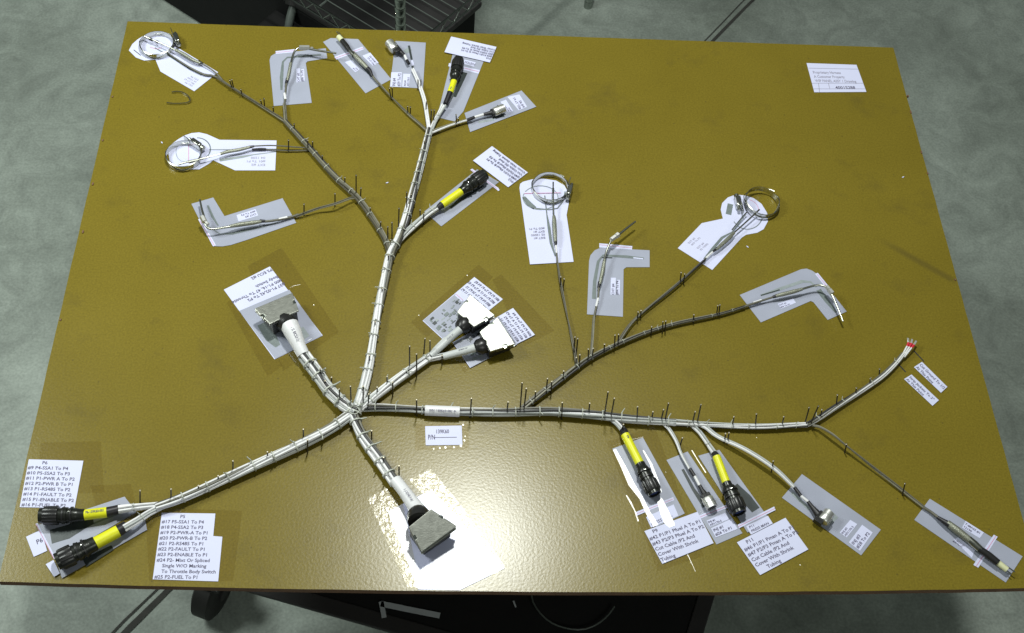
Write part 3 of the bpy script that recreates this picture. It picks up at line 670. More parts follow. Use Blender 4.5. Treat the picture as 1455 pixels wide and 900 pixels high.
pr(fi3, [(1170,728),(1184,742)], 22, 'print_light', 0.0009); pr(fi3, [(1125,700),(1150,724)], 5, 'print_light', 0.0010)
fT = sheet('paper_template', 'grey paper under the long plug in the bottom right corner of the board', 'paper template', [(1299,739),(1321,709),(1453,791),(1429,828)], P_)
patch(fT, 'white_strip', [(1412,760),(1417.5,763),(1390,807),(1383,803)], 'paper', 0.0009); pr(fT, [(1415,762),(1387,805)], 0.9, 'pink_ink', 0.0013)
patch(fT, 'paper_label', [(1355,767),(1361,763.5),(1385,782),(1381,793)], 'paper', 0.0009); patch(fT, 'paper_label', [(1367,750),(1372,740.5),(1398,757),(1392,765)], 'paper', 0.0009)
text(fT, ['T-MASS #1', '#34 To P1'], (1357,765),(1385,784),(1353,770), 0.0013); text(fT, ['T-MASS #1', '12190'], (1372.5,742),(1396,757.5),(1368,750), 0.0013)
pr(fT, [(1345,748),(1380,776),(1430,812)], [4,8,5], 'print_mid', 0.0010)

# ------------------------------------------------------------------ wiring harness
hub = at(503, 583)
harness = tag(empty('wiring_harness', hub), 'branching white and grey wiring harness laced along nails across the mustard board', 'wiring harness')
def path(pts, lift=0.004):
    """pts: (px, py, diameter_px[, centre height]) -> [(world point, radius)]"""
    out = []
    for p in pts:
        b = at(p[0], p[1]); r = p[2] / 2 * mpp(b)
        z = p[3] if len(p) > 3 else r + lift
        out.append((at(p[0], p[1], z), r))
    return out
tie_me = None
def tie(parent, p, t, r, mat='lacing', tail=True):
    global tie_me
    if tie_me is None:
        m = MB(); rings = []
        for i in range(12):
            a = 2 * math.pi * i / 12; c = Vector((math.cos(a), math.sin(a), 0)); 
            rings.append([c * (1 + 0.10 * math.cos(b)) + UP * 0.13 * math.sin(b) for b in (0.8, 2.3, 3.9, 5.5)])
        m.ring_strip(rings, 0, False, True)
        m.tube([Vector((0.15, 1.0, 0)), Vector((0.3, 1.45, 0.2)), Vector((0.2, 2.1, 0.5))], [0.13, 0.12, 0.09], 5)
        tie_me = m.build('lacing_tie', mat, parent).data; o = bpy.data.objects[[x.name for x in col.objects if x.data == tie_me][0]]
    else:
        o = bpy.data.objects.new('lacing_tie', tie_me); col.objects.link(o)
    q = t.to_track_quat('Z', 'Y'); q = q @ Matrix.Rotation(random.uniform(-0.9, 0.9), 4, 'Z').to_quaternion()
    o.parent = parent; o.matrix_parent_inverse = world_matrix(parent).inverted()
    o.location = p; o.rotation_mode = 'XYZ'; o.rotation_euler = q.to_euler(); o.scale = (r * 1.04,) * 3
def bundle(pts, nw, mats, weights=None, lift=0.004, twist=5.0, ties=0.045, label=None, name='wire_bundle', wr=None):
    S_ = spline(path(pts, lift), 0.006)
    m = MB()
    inner = 1 if nw <= 8 else (3 if nw <= 12 else 5); outer = nw - inner
    if nw <= 3: inner, outer = 0, nw
    L = 0; ds = [0]
    for i in range(1, len(S_)): L += (S_[i][0] - S_[i - 1][0]).length; ds.append(L)
    fr = []
    for i in range(len(S_)):
        t = (S_[min(i + 1, len(S_) - 1)][0] - S_[max(i - 1, 0)][0]).normalized()
        u = t.cross(UP).normalized(); fr.append((t, u, u.cross(t).normalized()))
    ws = weights or [1] * len(mats); tot = sum(ws); quota = []
    for q_, w_ in enumerate(ws): quota += [q_] * int(round(nw * w_ / tot))
    while len(quota) < nw: quota.append(0)
    random.shuffle(quota)
    for k in range(nw):
        isin = k < inner
        n_ = inner if isin else outer; a0 = 2 * math.pi * (k if isin else k - inner) / max(1, n_) + random.uniform(-.15, .15)
        ro = (0.30 if inner > 1 else 0.0) if isin else (0.66 if nw > 3 else 0.5)
        rw = (wr or (0.36 if nw <= 8 else (0.29 if nw <= 12 else 0.25))) if nw > 3 else 0.5
        ph = random.uniform(0, 6); mi = quota[k] if nw > 1 else 0
        P = []; Rr = []
        for i, (p, r) in enumerate(S_):
            a = a0 + ds[i] * twist + 0.35 * math.sin(ds[i] * 22 + ph)
            rr = ro * r * (1 + 0.10 * math.sin(ds[i] * 35 + ph * 2))
            P.append(p + (fr[i][1] * math.cos(a) + fr[i][2] * math.sin(a)) * (rr if nw > 1 else 0)); Rr.append(r * (rw if nw > 1 else 1))
        m.tube(P, Rr, 6, mi)
    o = m.build(name, mats, harness)
    if label: o['label'] = label
    if ties:
        d = ties * random.uniform(0.4, 0.8)
        for i in range(1, len(S_) - 1):
            if ds[i] > d:
                tie(o, S_[i][0], fr[i][0], S_[i][1]); d = ds[i] + ties * random.uniform(0.75, 1.25)
    return o
WH = ['wire_white', 'wire_pale', 'wire_grey', 'wire_dark']; WW = (7, 3, 0.9, 1.1)  # grey and dark strands among the white stand in for shaded gaps
GR = ['wire_grey', 'wire_olive', 'wire_tan', 'wire_dark']; GW = (4, 3, 2, 1)
DK = ['wire_grey', 'wire_tan', 'wire_olive', 'wire_dark']; DW = (3, 2, 3, 2)
bundle([(611,184,10),(600,225,11),(588,270,12),(577,310,13),(566,340,14),(555,362,14),(546,400,13),(536,450,13),(526,510,14),(517,550,15),(507,580,17)], 11, WH, WW, ties=0.030, label='tall white bundle rising from the hub to the top')
bundle([(405,172,7),(440,210,8),(475,250,9),(508,281,9),(532,315,9),(548,342,9),(555,362,9)], 7, GR, GW, ties=0.030, label='grey bundle running to the upper left')
bundle([(308,110,4),(330,125,4),(372,151,4.5),(405,172,5)], 3, GR, GW, ties=0.0, twist=12)
bundle([(432,505,20),(450,530,20),(468,555,20),(490,576,20),(505,585,18)], 14, WH, WW, ties=0.024, label='thick short bundle from the hub to the left box connector')
bundle([(508,583,14),(535,562,14),(560,543,14),(590,521,14),(610,507,13)], 10, WH, WW, ties=0.030)
bundle([(608,509,8),(622,494,9),(634,483,10)], 6, WH, WW, ties=0)
bundle([(604,512,8),(620,508,9),(640,504,10)], 6, WH, WW, ties=0)
bundle([(508,580,12),(540,579,12),(580,581,12),(620,584,13),(700,586,13),(760,585,14),(800,586,14),(850,590,14),(900,596,13),(960,601,12)], 10, WH, WW, ties=0.034, twist=3, label='long white bundle running right from the hub')
bundle([(950,600.5,11),(1010,604,9),(1080,606.5,8.5),(1147,604,8)], 7, WH, (5, 4, 2, 1), ties=0.034)
bundle([(742,581,9),(775,555,9.5),(815,525,9),(840,508,8),(880,488,7),(920,472,6),(960,460,5.5),(1020,447,5),(1058,436,4.5)], 7, DK, DW, ties=0.030, label='dark grey bundle rising to the right')
bundle([(820,521,5),(816,498,4.5),(806,450,4),(797,405,3.6),(792,372,3.4)], 2, GR, GW, ties=0, twist=20)
bundle([(839,508,5),(842,480,4.5),(844,450,4.2)], 3, ['wire_tan', 'wire_grey'], (2, 2), ties=0, twist=20)
bundle([(876,489,6),(905,452,5.5),(965,402,5),(1002,369,4.5)], 3, DK, DW, ties=0, twist=15)
bundle([(1145,604,8),(1162,595,8),(1190,577,8),(1215,561,8),(1250,537,7.5),(1270,519,7),(1284,503,7)], 7, WH, (6, 3, 1, 1), ties=0.05, twist=9)
bundle([(1148,604,4,.006),(1163,606,4.6,.010),(1183,617,4.8,.015),(1202,633,5,.013),(1240,664,5,.009),(1282,697,5,.006),(1315,723,5,.005)], 2, ['wire_tan', 'wire_grey'], (1, 1), ties=0, twist=14)
bundle([(497,590,16),(465,612,16),(420,635,16),(350,667,15),(290,694,15),(250,711,15),(222,721,14)], 12, WH, WW, ties=0.030, twist=3, label='white bundle running to the front left corner')
bundle([(226,718,10),(210,719,10),(190,721,11,.014),(168,724,12,.017)], 7, WH, (8, 2, 0.5, 0.3), ties=0.05)
bundle([(228,721,10),(212,729,10),(195,740,11,.014),(176,751,12,.017)], 7, WH, (8, 2, 0.5, 0.3), ties=0.05)
bundle([(502,590,17),(515,620,17),(540,655,18),(562,687,18)], 13, WH, WW, ties=0.024, label='thick white bundle from the hub to the front box connector')
bundle([(862,592,8),(874,599,9),(883,608,9.5),(888,618,10)], 6, WH, WW, ties=0)
bundle([(938,599,6),(950,609,6),(961,627,6),(968,645,5.5,.008),(980,667,5,.010)], 2, ['shrink_white', 'wire_pale'], (1, 1), ties=0, twist=4)
bundle([(982,603,7),(994,614,7),(1006,631,7),(1016,646,9)], 3, ['wire_white', 'wire_pale', 'wire_dark'], (3, 3, 1), ties=0.05)
bundle([(986,601,8),(1002,607,8),(1020,621,8),(1060,640,8,.014),(1100,666,7.5,.015),(1128,692,6,.012)], 3, ['wire_white', 'wire_pale'], (3, 1), ties=0, twist=6)
bundle([(608,187,4),(595,175,4),(580,162,4),(554,136,4),(538,118,3.6)], 2, ['wire_tan', 'wire_grey'], (1, 1), ties=0, twist=16)
bundle([(610,188,6),(607,165,6),(603,142,6),(594,116,5.5),(586,98,5,.008)], 2, ['shrink_white', 'wire_white'], (1, 1), ties=0, twist=5)
bundle([(611,187,7),(617,174,7),(624,162,7),(631,150,9)], 4, ['wire_white', 'wire_pale'], (2, 1), ties=0.06)
bundle([(611,189,6),(640,178,5.5),(666,170,5)], 2, ['wire_white', 'wire_tan'], (1, 1), ties=0, twist=8)
bundle([(510,281,4),(498,282,4,.012),(476,290,4,.016),(450,297,4,.010),(420,308,4.5)], 2, ['wire_tan', 'wire_grey'], (1, 1), ties=0, twist=12)
bundle([(442,211,2,.004),(410,208.5,2,.008),(385,207,2,.010),(358,208,2,.010)], 1, ['wire_grey'], ties=0)
bundle([(442,214,2,.003),(410,214.5,2,.004),(385,213,2,.004),(376,212,2,.004)], 1, ['wire_grey'], ties=0)
bundle([(406,173,6),(405,160,5),(404,148,5)], 3, GR, GW, ties=0)
bundle([(567,341,10),(580,328,10),(605,307,10),(623,295,10)], 7, ['wire_white', 'wire_pale', 'wire_tan'], (3, 3, 1), ties=0.05)
# hub lacing and the printed sleeve on the long bundle
hk = [c for c in harness.children][0]
for (px, py, r, ax, z) in ((500,579,8,(1,.3,.2),.012),(505,586,9,(.4,1,.2),.012),(497,586,9,(1,-1,.1),.012),(508,577,8,(1,.9,0),.013),(503,583,7,(.1,.2,1),.020),(512,580,7,(1,0,0),.011)):
    p = at(px, py, z); tie(hk, p, Vector(ax).normalized(), r * mpp(p))
s_ = spline(path([(604,583.2,15),(628,584.2,15),(653,585.2,15)]), 0.006)
sl = MB().tube([p for p, _ in s_], [r for _, r in s_], 16).build('label_sleeve', 'shrink_white', harness)
def text_on(parent, s, A, B, z, hpx, mat='ink'):
    o = at(*A, z); x = at(*B, z) - o; n = Vector((x.y, -x.x, 0)).normalized() * hpx * mpp(o)
    text_w(parent, [s], o - n / 2, x, n, mat)
text_on(sl, 'P/N 139K60-001 A', (610, 583), (648, 584.5), .0215, 6)

# ---- circular connectors
def pt(px, py, r_px=None, z=None):
    b = at(px, py); return at(px, py, z if z is not None else r_px * mpp(b) + 0.002)
def circular(label, boot, y0, y1, front, rb, ry, R, mark=None, z0=None):
    k = mpp(at(*front)); Rm = R * k; zc = Rm + 0.003
    p_b = at(*boot, zc * .7); p0 = at(*y0, zc * .9); p1 = at(*y1, zc); pf = at(*front, zc)
    u = (pf - p1); Lb = u.length
    m = MB().lathe(p1 - u * 0.03, u, [(0, .42 * Rm), (.002, ry * k * 1.15), (.16 * Lb, ry * k * 1.2), (.18 * Lb, .72 * Rm), (.30 * Lb, .86 * Rm), (.34 * Lb, .86 * Rm), (.345 * Lb, .78 * Rm), (.40 * Lb, .78 * Rm), (.405 * Lb, .88 * Rm), (.52 * Lb, .90 * Rm), (.525 * Lb, .80 * Rm), (.62 * Lb, .82 * Rm), (.96 * Lb, .84 * Rm), (1.02 * Lb, .84 * Rm), (1.02 * Lb, .70 * Rm), (.93 * Lb, .68 * Rm), (.93 * Lb, .001)], 24)
    body = m.build('circular_connector', 'black_shell', harness); body['label'] = label
    MB().lathe(p1 - u * 0.03, u, [(.60 * Lb, .84 * Rm), (.605 * Lb, 1.0 * Rm), (.64 * Lb, 1.04 * Rm), (.88 * Lb, 1.04 * Rm), (.93 * Lb, .97 * Rm), (.935 * Lb, .84 * Rm)], 40, 0, 0.055).build('coupling_ring', 'black_plastic', body)
    for a in (.28, .46):
        MB().lathe(p1 - u * 0.03, u, [(a * Lb, .8 * Rm), (a * Lb + .0005, .93 * Rm), (a * Lb + .003, .93 * Rm), (a * Lb + .0035, .8 * Rm)], 24).build('clamp_band', 'black_plastic', body)
    MB().lathe(p1 - u * 0.03, u, [(.94 * Lb, .62 * Rm), (.965 * Lb, .62 * Rm), (.965 * Lb, .001)], 20).build('insert', 'blue_plastic', body)
    # strain relief screw on the side
    side = u.normalized().cross(UP).normalized()
    MB().lathe(p1 + u * 0.30 + UP * .80 * Rm, UP + side * .3, [(0, .12 * Rm), (.22 * Rm, .12 * Rm), (.24 * Rm, .07 * Rm)], 10).build('clamp_screw', 'steel', body)
    ym = (p1 + p0) / 2
    MB().tube([p0, p0.lerp(p1, .33), p0.lerp(p1, .66), p1], [ry * k, ry * k * 1.01, ry * k, ry * k * 1.03], 18).build('yellow_sleeve', 'yellow', body)
    MB().tube([p_b, p_b.lerp(p0, .5), p0 + (p1 - p0) * .04], [rb * k, rb * k * 1.02, ry * k * .96], 16).build('shrink_boot', 'shrink_black', body)
    if mark:
        x = (p1 - p0) * .8; o = p0 + (p1 - p0) * .1 + UP * (ry * k * 1.08)
        if x.x < 0: o = o + x; x = -x
        n = Vector((x.y, -x.x, 0)).normalized() * ry * k * .8
        text_w(body, [mark], o - n * .5, x, n, 'ink', name='printed_text')
    return body
circular('black connector with yellow sleeve, upper one in the front left corner', (172,723), (152,728), (120,732), (56,733), 6.5, 7.5, 13, 'P6-139K60-001')
circular('black connector with yellow sleeve, lower one in the front left corner', (179,748), (168,755), (136,772), (80,799), 8, 9, 15)
circular('black connector with yellow sleeve near the top edge', (633,148), (639.5,132), (645,115.5), (652,84), 3.6, 4.3, 8.5, 'P10')
circular('black connector with yellow sleeve beside the tall bundle', (622,296), (628,291.5), (655,272.5), (689,248), 4.5, 5.5, 10)
circular('black connector with yellow sleeve, left one of the lower right group', (886,612), (888,618), (909,659), (931,703), 6, 6.5, 11.5, 'P9')
circular('black connector with yellow sleeve, right one of the lower right group', (1015,645), (1018,649), (1032,686), (1051,730), 5, 6, 12.5)

# ---- injector plugs
def injector(label, cable, s1, s2, s3, head0, head1, r, R, z=0.010, headmat='nut'):
    """cable end -> black sleeve -> white sleeve -> black boot -> metal head"""
    P = [at(*q, z) for q in (cable, s1, s2, s3)]; k = mpp(P[0])
    boot = MB().tube([P[2], P[2].lerp(P[3], .4), P[3]], [r * k, r * 1.15 * k, R * .62 * k], 14).build('plug_boot', 'shrink_black', harness); boot['label'] = label
    MB().tube([P[0], P[1]], r * k, 12).build('shrink_sleeve', 'shrink_black', boot)
    MB().tube([P[1], P[2]], r * .85 * k, 12).build('white_sleeve', 'shrink_white', boot)
    h0 = at(*head0, R * k + .002); h1 = at(*head1, R * k + .002); u = h1 - h0; L = u.length
    MB().lathe(h0, u, [(0, .55 * R * k), (.001, .9 * R * k), (.12 * L, R * k), (.5 * L, R * k), (.53 * L, .93 * R * k), (.6 * L, .93 * R * k), (.63 * L, R * k), (L, R * k), (L, .8 * R * k), (.75 * L, .76 * R * k), (.75 * L, .001)], 24).build('plug_shell', headmat, boot)
    MB().lathe(h0, u, [(.76 * L, .6 * R * k), (.95 * L, .6 * R * k), (.95 * L, .001)], 14).build('plug_insert', 'black_plastic', boot)
    v = u.normalized().cross(UP).normalized()
    MB().box((P[3] + h0) / 2, (u, v, UP), ((h0 - P[3]).length + R * k * .9, R * 1.5 * k, R * 1.1 * k)).build('plug_body', 'black_plastic', boot, bevel=.001)
    MB().tube([h0 + v * R * 1.02 * k + UP * .003, h0 + u * .6 + v * R * 1.05 * k + UP * .004, h0 + u * .6 - v * R * 1.05 * k + UP * .004], .0009, 6).build('retaining_clip', 'steel', boot)
    return boot
injector('silver headed plug at the top edge', (581,91), (578,86), (575,79), (566,71), (561,72), (553,61), 2.3, 7)
injector('white headed plug right of the top yellow sleeved connector', (664,171), (674,167), (687,163), (701,160), (701,160), (716,154), 2.4, 6.5, headmat='nut')
injector('silver headed plug between the two lower right yellow sleeved connectors', (980,666), (987,677), (994,690), (1003,706), (1004,707), (1012,722), 2.6, 8.5)
injector('silver headed plug at the end of the white cable, lower right', (1129,693), (1138,705), (1148,713), (1163,732), (1168,742), (1178,729), 2.6, 8.5)

# ---- exhaust clamps with probes
def clamp(label, cx, cy, rx, screw, leads, tiltv=(0, 0)):
    c = at(cx, cy); k = mpp(c); R = rx * k; H = 0.011; n = 48
    m = MB(); rings = []
    nrm = Vector((tiltv[0], tiltv[1], 1)).normalized()
    ax = nrm.cross(Vector((0, 1, 0))).normalized(); ay = nrm.cross(ax).normalized()
    for i in range(n):
        a = 2 * math.pi * i / n; d = ax * math.cos(a) + ay * math.sin(a)
        zz = c + nrm * 0.002 + UP * (R * max(abs(tiltv[0]), abs(tiltv[1])))
        rings.append([zz + d * R, zz + d * (R + .0012) + nrm * .0006, zz + d * (R + .0012) + nrm * (H - .0006), zz + d * R + nrm * H, zz + d * (R - .0004) + nrm * (H * .5)])
    m.ring_strip(rings, 0, False, True)
    band = m.build('hose_clamp', 'steel', harness); band['label'] = label
    s = at(*screw, .010); d = (s - c); d.z = 0; d.normalize(); tng = Vector((-d.y, d.x, 0))
    MB().box(s, (tng, d, UP), (.022, .009, .014)).build('screw_housing', 'steel', band, bevel=.0015)
    MB().lathe(s - tng * .018 + d * .001, tng, [(0, .003), (.001, .0045), (.006, .0045), (.0065, .0028), (.036, .0028), (.036, .001)], 12).build('clamp_screw', 'probe_steel', band)
    MB().box(s - d * .004 + tng * .016 + UP * .002, (tng, d, UP), (.020, .0012, .011)).build('band_tail', 'steel', band)
    wl = []                                     # thin locking wire wound loosely round the band
    for i in range(40):
        a = 2 * math.pi * i / 32 + .7; q = R * (1.04 + .05 * math.sin(3 * a))
        wl.append(c + Vector((math.cos(a) * q, math.sin(a) * q, .004 + .009 * (.5 + .5 * math.sin(2.3 * a)) + R * max(abs(tiltv[0]), abs(tiltv[1])))))
    MB().tube(wl, .0008, 5).build('locking_wire', 'probe_steel', band)
    for (mat, nm, pts) in leads:
        S_ = spline(path(pts), 0.005)
        MB().tube([p for p, _ in S_], [r for _, r in S_], 8).build(nm, mat, band)
clamp('steel ring clamp at the top left corner', 224, 68, 23, (251, 56), [
  ('probe_steel', 'probe', [(205,52,2.4,.012),(215,56,2.4,.012),(238,66,2.2,.012),(252,73,2.2,.010)]),
  ('wire_dark', 'probe_mount', [(212,55,4,.011),(217,57.5,4,.011)]), ('wire_dark', 'probe_mount', [(222,59,4,.011),(225,60.5,4,.011)]),
  ('braid', 'braided_sleeve', [(250,71.5,4.5,.010),(262,78,5.5,.010),(275,86,5,.010),(285,90,3.5,.009)]),
  ('shrink_black', 'shrink_tip', [(282,87.5,4.6,.009),(288,91,3.4,.008)]),
  ('wire_grey', 'lead_wire', [(287,90.5,2,.008),(299,98,2,.006),(309,106,2.5,.005),(316,114,2.5,.004)]),
  ('wire_grey', 'lead_wire', [(240,77,2,.004),(268,95,2.4,.006),(290,106,3,.005),(300,107,2.5,.005),(310,111,3,.004)])])
clamp('steel ring clamp with lead running right, left side', 262, 225, 24, (279, 205), [
  ('probe_steel', 'probe', [(253,234,2.6,.012),(268,230,2.4,.012),(290,225,2.2,.012),(314,219,2.0,.011)]),
  ('probe_steel', 'probe_mount', [(268,230.5,4.5,.012),(282,227.5,4.5,.012)]),
  ('braid', 'braided_sleeve', [(313,219,4,.011),(325,215.5,5,.011),(340,213,5,.011),(356,209,4,.010)]),
  ('shrink_black', 'shrink_tip', [(354,209.5,4.4,.010),(361,208,3,.010)]),
  ('shrink_black', 'shrink_tip', [(358,212.5,2.5,.005),(370,212,3.6,.005),(378,212,3,.005)])])
clamp('steel ring clamp in the middle of the board', 781, 271, 25, (809, 272), [
  ('probe_steel', 'probe', [(786,259,2.2,.016),(786,275,2.2,.015),(786.5,296,2.2,.012),(787,308,2.2,.011)]),
  ('probe_steel', 'probe_mount', [(786,268,3.4,.015),(786,275,3.4,.015)]),
  ('braid', 'braided_sleeve', [(787,307,4.2,.011),(787.5,312,6,.011),(788.5,330,6.4,.011),(789.5,344,4.6,.010)]),
  ('shrink_black', 'shrink_tip', [(789.5,341,5,.010),(790,348,3.6,.009)]),
  ('shrink_white', 'crimp', [(790,349,3,.009),(791,360,3,.007)]),
  ('wire_grey', 'lead_wire', [(791,359,2.4,.007),(792,374,3,.005)])], )
clamp('steel ring clamp standing at the right of the board', 1080, 293, 24, (1049, 288), [
  ('probe_steel', 'probe', [(1079,298,2.4,.014),(1062,314,2.4,.012),(1043,331,2.2,.011)]),
  ('probe_steel', 'probe', [(1061,302,2.0,.011),(1052,312,1.8,.010),(1040,327,1.8,.010)]),
  ('braid', 'braided_sleeve', [(1043,331,4.4,.011),(1036,338,6,.011),(1024,349,5.6,.010),(1017,355,4.2,.010)]),
  ('shrink_black', 'shrink_tip', [(1019,353,4.8,.010),(1013,358,3.2,.009)]),
  ('shrink_white', 'crimp', [(1013,358,3,.008),(1003,367,3,.007)]),
  ('wire_grey', 'lead_wire', [(1004,366,2.6,.007),(998,373,3,.005)])], tiltv=(0.10, -0.05))

# ---- bent cylinder head probes
def bent(label, tip, nut, thin, sleeve, end, crimp, tail):
    S_ = spline(path(tip + thin, 0.004), 0.004)
    tube = MB().tube([p for p, _ in S_], [r for _, r in S_], 10).build('bent_probe', 'probe_steel', harness); tube['label'] = label
    for (x0, y0, x1, y1, d, z) in nut:
        a = at(x0, y0, z); b = at(x1, y1, z); k = mpp(a)
        MB().lathe(a, b - a, [(0, d * .36 * k), (0.0006, d * .5 * k), ((b - a).length - .0006, d * .5 * k), ((b - a).length, d * .36 * k)], 6).build('lock_nut', 'nut', tube)
    for mat, nm, pts in ((('braid'), 'braided_sleeve', sleeve), ('shrink_black', 'shrink_tip', end), ('shrink_white', 'crimp', crimp), ('wire_grey', 'lead_wire', tail)):
        Q = spline(path(pts), .005); MB().tube([p for p, _ in Q], [r for _, r in Q], 10).build(nm, mat, tube)
bent('bent steel probe near the top left', [(478,76,2.6,.020),(455,72.5,3.2,.020),(437,69,3.8,.020)], [(425,68,440,68,7,.022),(441,69,445,69.5,5,.020)],
  [(427,67.5,3,.020),(420,71.5,3,.018),(416,80,3.2,.016),(412,97,3.4,.014)], [(413,90,4.4,.015),(411,102,4.8,.013),(408,115,4.2,.010)], [(408.5,112,5,.010),(406.5,119,4,.009)],
  [(404.5,133,4,.007),(405.5,142,4,.006)], [(407,118,3,.009),(405.5,134,3,.007),(404,152,3.5,.005)])
bent('bent steel probe at the left side', [(284,284,2.6,.016),(287,298,3,.018),(290,309,3.4,.020)], [(287,308,291,316,8,.022),(291,315,296,320,6,.020)],
  [(292,320,3,.020),(297,325,3,.018),(306,325.5,3,.016),(328,322,3.6,.014)], [(327,322,4.6,.014),(340,319.5,6.4,.013),(358,317,6.4,.012),(371,315,4.6,.011)], [(369,314.5,5.4,.011),(377,314.5,4,.010)],
  [(396,312,4,.007),(408,309,4,.006)], [(376,315,3.6,.010),(390,313.5,3.6,.008),(412,309,3.6,.005),(424,305,3.6,.005)])
bent('bent steel probe pointing up right in the middle', [(903,315,2.6,.020),(890,325,3.4,.020),(880,333,3.8,.020)], [(868,341,875,336,7,.022),(875,336,879,333,8,.021)],
  [(870,340,3,.020),(865,349,3,.018),(861,360,3.2,.015),(858,372,3.4,.014)], [(859,369,4.2,.014),(857,382,6,.012),(854,396,5.4,.011),(852,404,4.6,.010)], [(852.5,401,5.6,.010),(850.5,409,4.2,.009)],
  [(850,424,3.6,.007),(847,436,3.6,.006)], [(851,408,3,.009),(849.5,425,3,.007),(844,452,3.4,.004)])
bent('bent steel probe at the right side', [(1198,457,2.8,.014),(1190,437,3,.017),(1182,419,3.6,.020)], [(1174,407,1178,412,7,.022),(1178,412,1183,418,8,.021)],
  [(1175,409,3,.020),(1168,406,3,.018),(1158,406,3.2,.016),(1138,411.5,3.4,.014)], [(1140,411,4.4,.014),(1128,414.5,6,.013),(1112,418.5,6,.012),(1102,421,4.8,.011)], [(1104,420.5,5.4,.011),(1098,422.5,4,.010)],
  [(1082,427,4,.007),(1070,431,4,.006)], [(1098,422.5,3,.010),(1084,427,3,.008),(1050,438.5,4,.005)])

# ---- long two pin plugs
def pin_plug(label, pins, block, body1, body2, sleeve, end, tail):
    Q = spline(path(body2), .004); b = MB().tube([p for p, _ in Q], [r for _, r in Q], 14).build('pin_plug', 'probe_steel', harness); b['label'] = label
    for nm, mat, pts in (('plug_collar', 'black_plastic', body1), ('insulator', 'cream', block), ('braided_sleeve', 'braid', sleeve), ('shrink_tip', 'shrink_black', end), ('lead_wire', 'wire_grey', tail)):
        Q = spline(path(pts), .004); MB().tube([p for p, _ in Q], [r for _, r in Q], 12).build(nm, mat, b)
    for pts in pins:
        Q = path(pts); MB().tube([p for p, _ in Q], [r for _, r in Q], 8).build('pin', 'steel', b)
pin_plug('cream tipped plug at the top edge', [[(478,45,1.6,.012),(485,54,1.6,.012)], [(481,45.5,1.4,.008),(487,54,1.4,.008)]], [(481,52.5,8,.011),(486,58,8,.011)],
  [(486,58,7.5,.011),(493,67,8,.011),(497,73,6.5,.011)], [(496,71,6,.011),(500,76,7,.011),(503,79,7.5,.011)], [(501,75,6,.011),(509,84,7.5,.011),(518,93,6.5,.010),(524,99,4.8,.009)], [(522,97,6,.009),(526,101,5,.009),(529,109,3.5,.007)],
  [(526,102,3.6,.008),(532,112,3.4,.006),(541,122,3,.005)])
pin_plug('long grey plug in the bottom right corner', [[(1432,806,2,.012),(1442,813,2,.012)], [(1428,809,2,.010),(1437,816,2,.010)]], [(1417,799,9,.011),(1431,810,8.5,.011)],
  [(1391,780,10,.012),(1404,789,11,.012),(1418,800,10,.012)], [(1376,766,10,.012),(1384,773,11,.012),(1394,782,10,.012)], [(1346,743,9,.011),(1360,754,11,.012),(1378,768,10,.012)], [(1332,735,4.5,.008),(1341,741,7,.010),(1349,746,9.6,.011)],
  [(1312,721,4.2,.005),(1323,728,4.2,.006),(1336,738,4.4,.008)])

# ---- red ring terminals
for (a, b, c_, d_) in (((1283,504),(1288,494),(1291,487.5),(1290,480.5)), ((1285,505),(1291,495),(1295,488.5),(1296,482)), ((1286,506),(1294,496),(1298.5,490.5),(1302,484.5))):
    P = [at(*q, .012) for q in (a, b, c_, d_)]; k = mpp(P[0])
    t = MB().tube([P[1].lerp(P[2], .25), P[2]], [1.4 * k, 1.8 * k], 10).build('crimp_terminal', 'red', harness)
    MB().tube([P[0] - UP * .004, P[1].lerp(P[2], .3)], 1.3 * k, 8).build('lead_wire', 'wire_white', t)
    u = (P[3] - P[2]); v = u.cross(UP).normalized()
    MB().box(P[2] + u * .5, (u, v, UP), (u.length, 3 * k, .0012)).build('terminal_blade', 'nut', t, bevel=.0004)

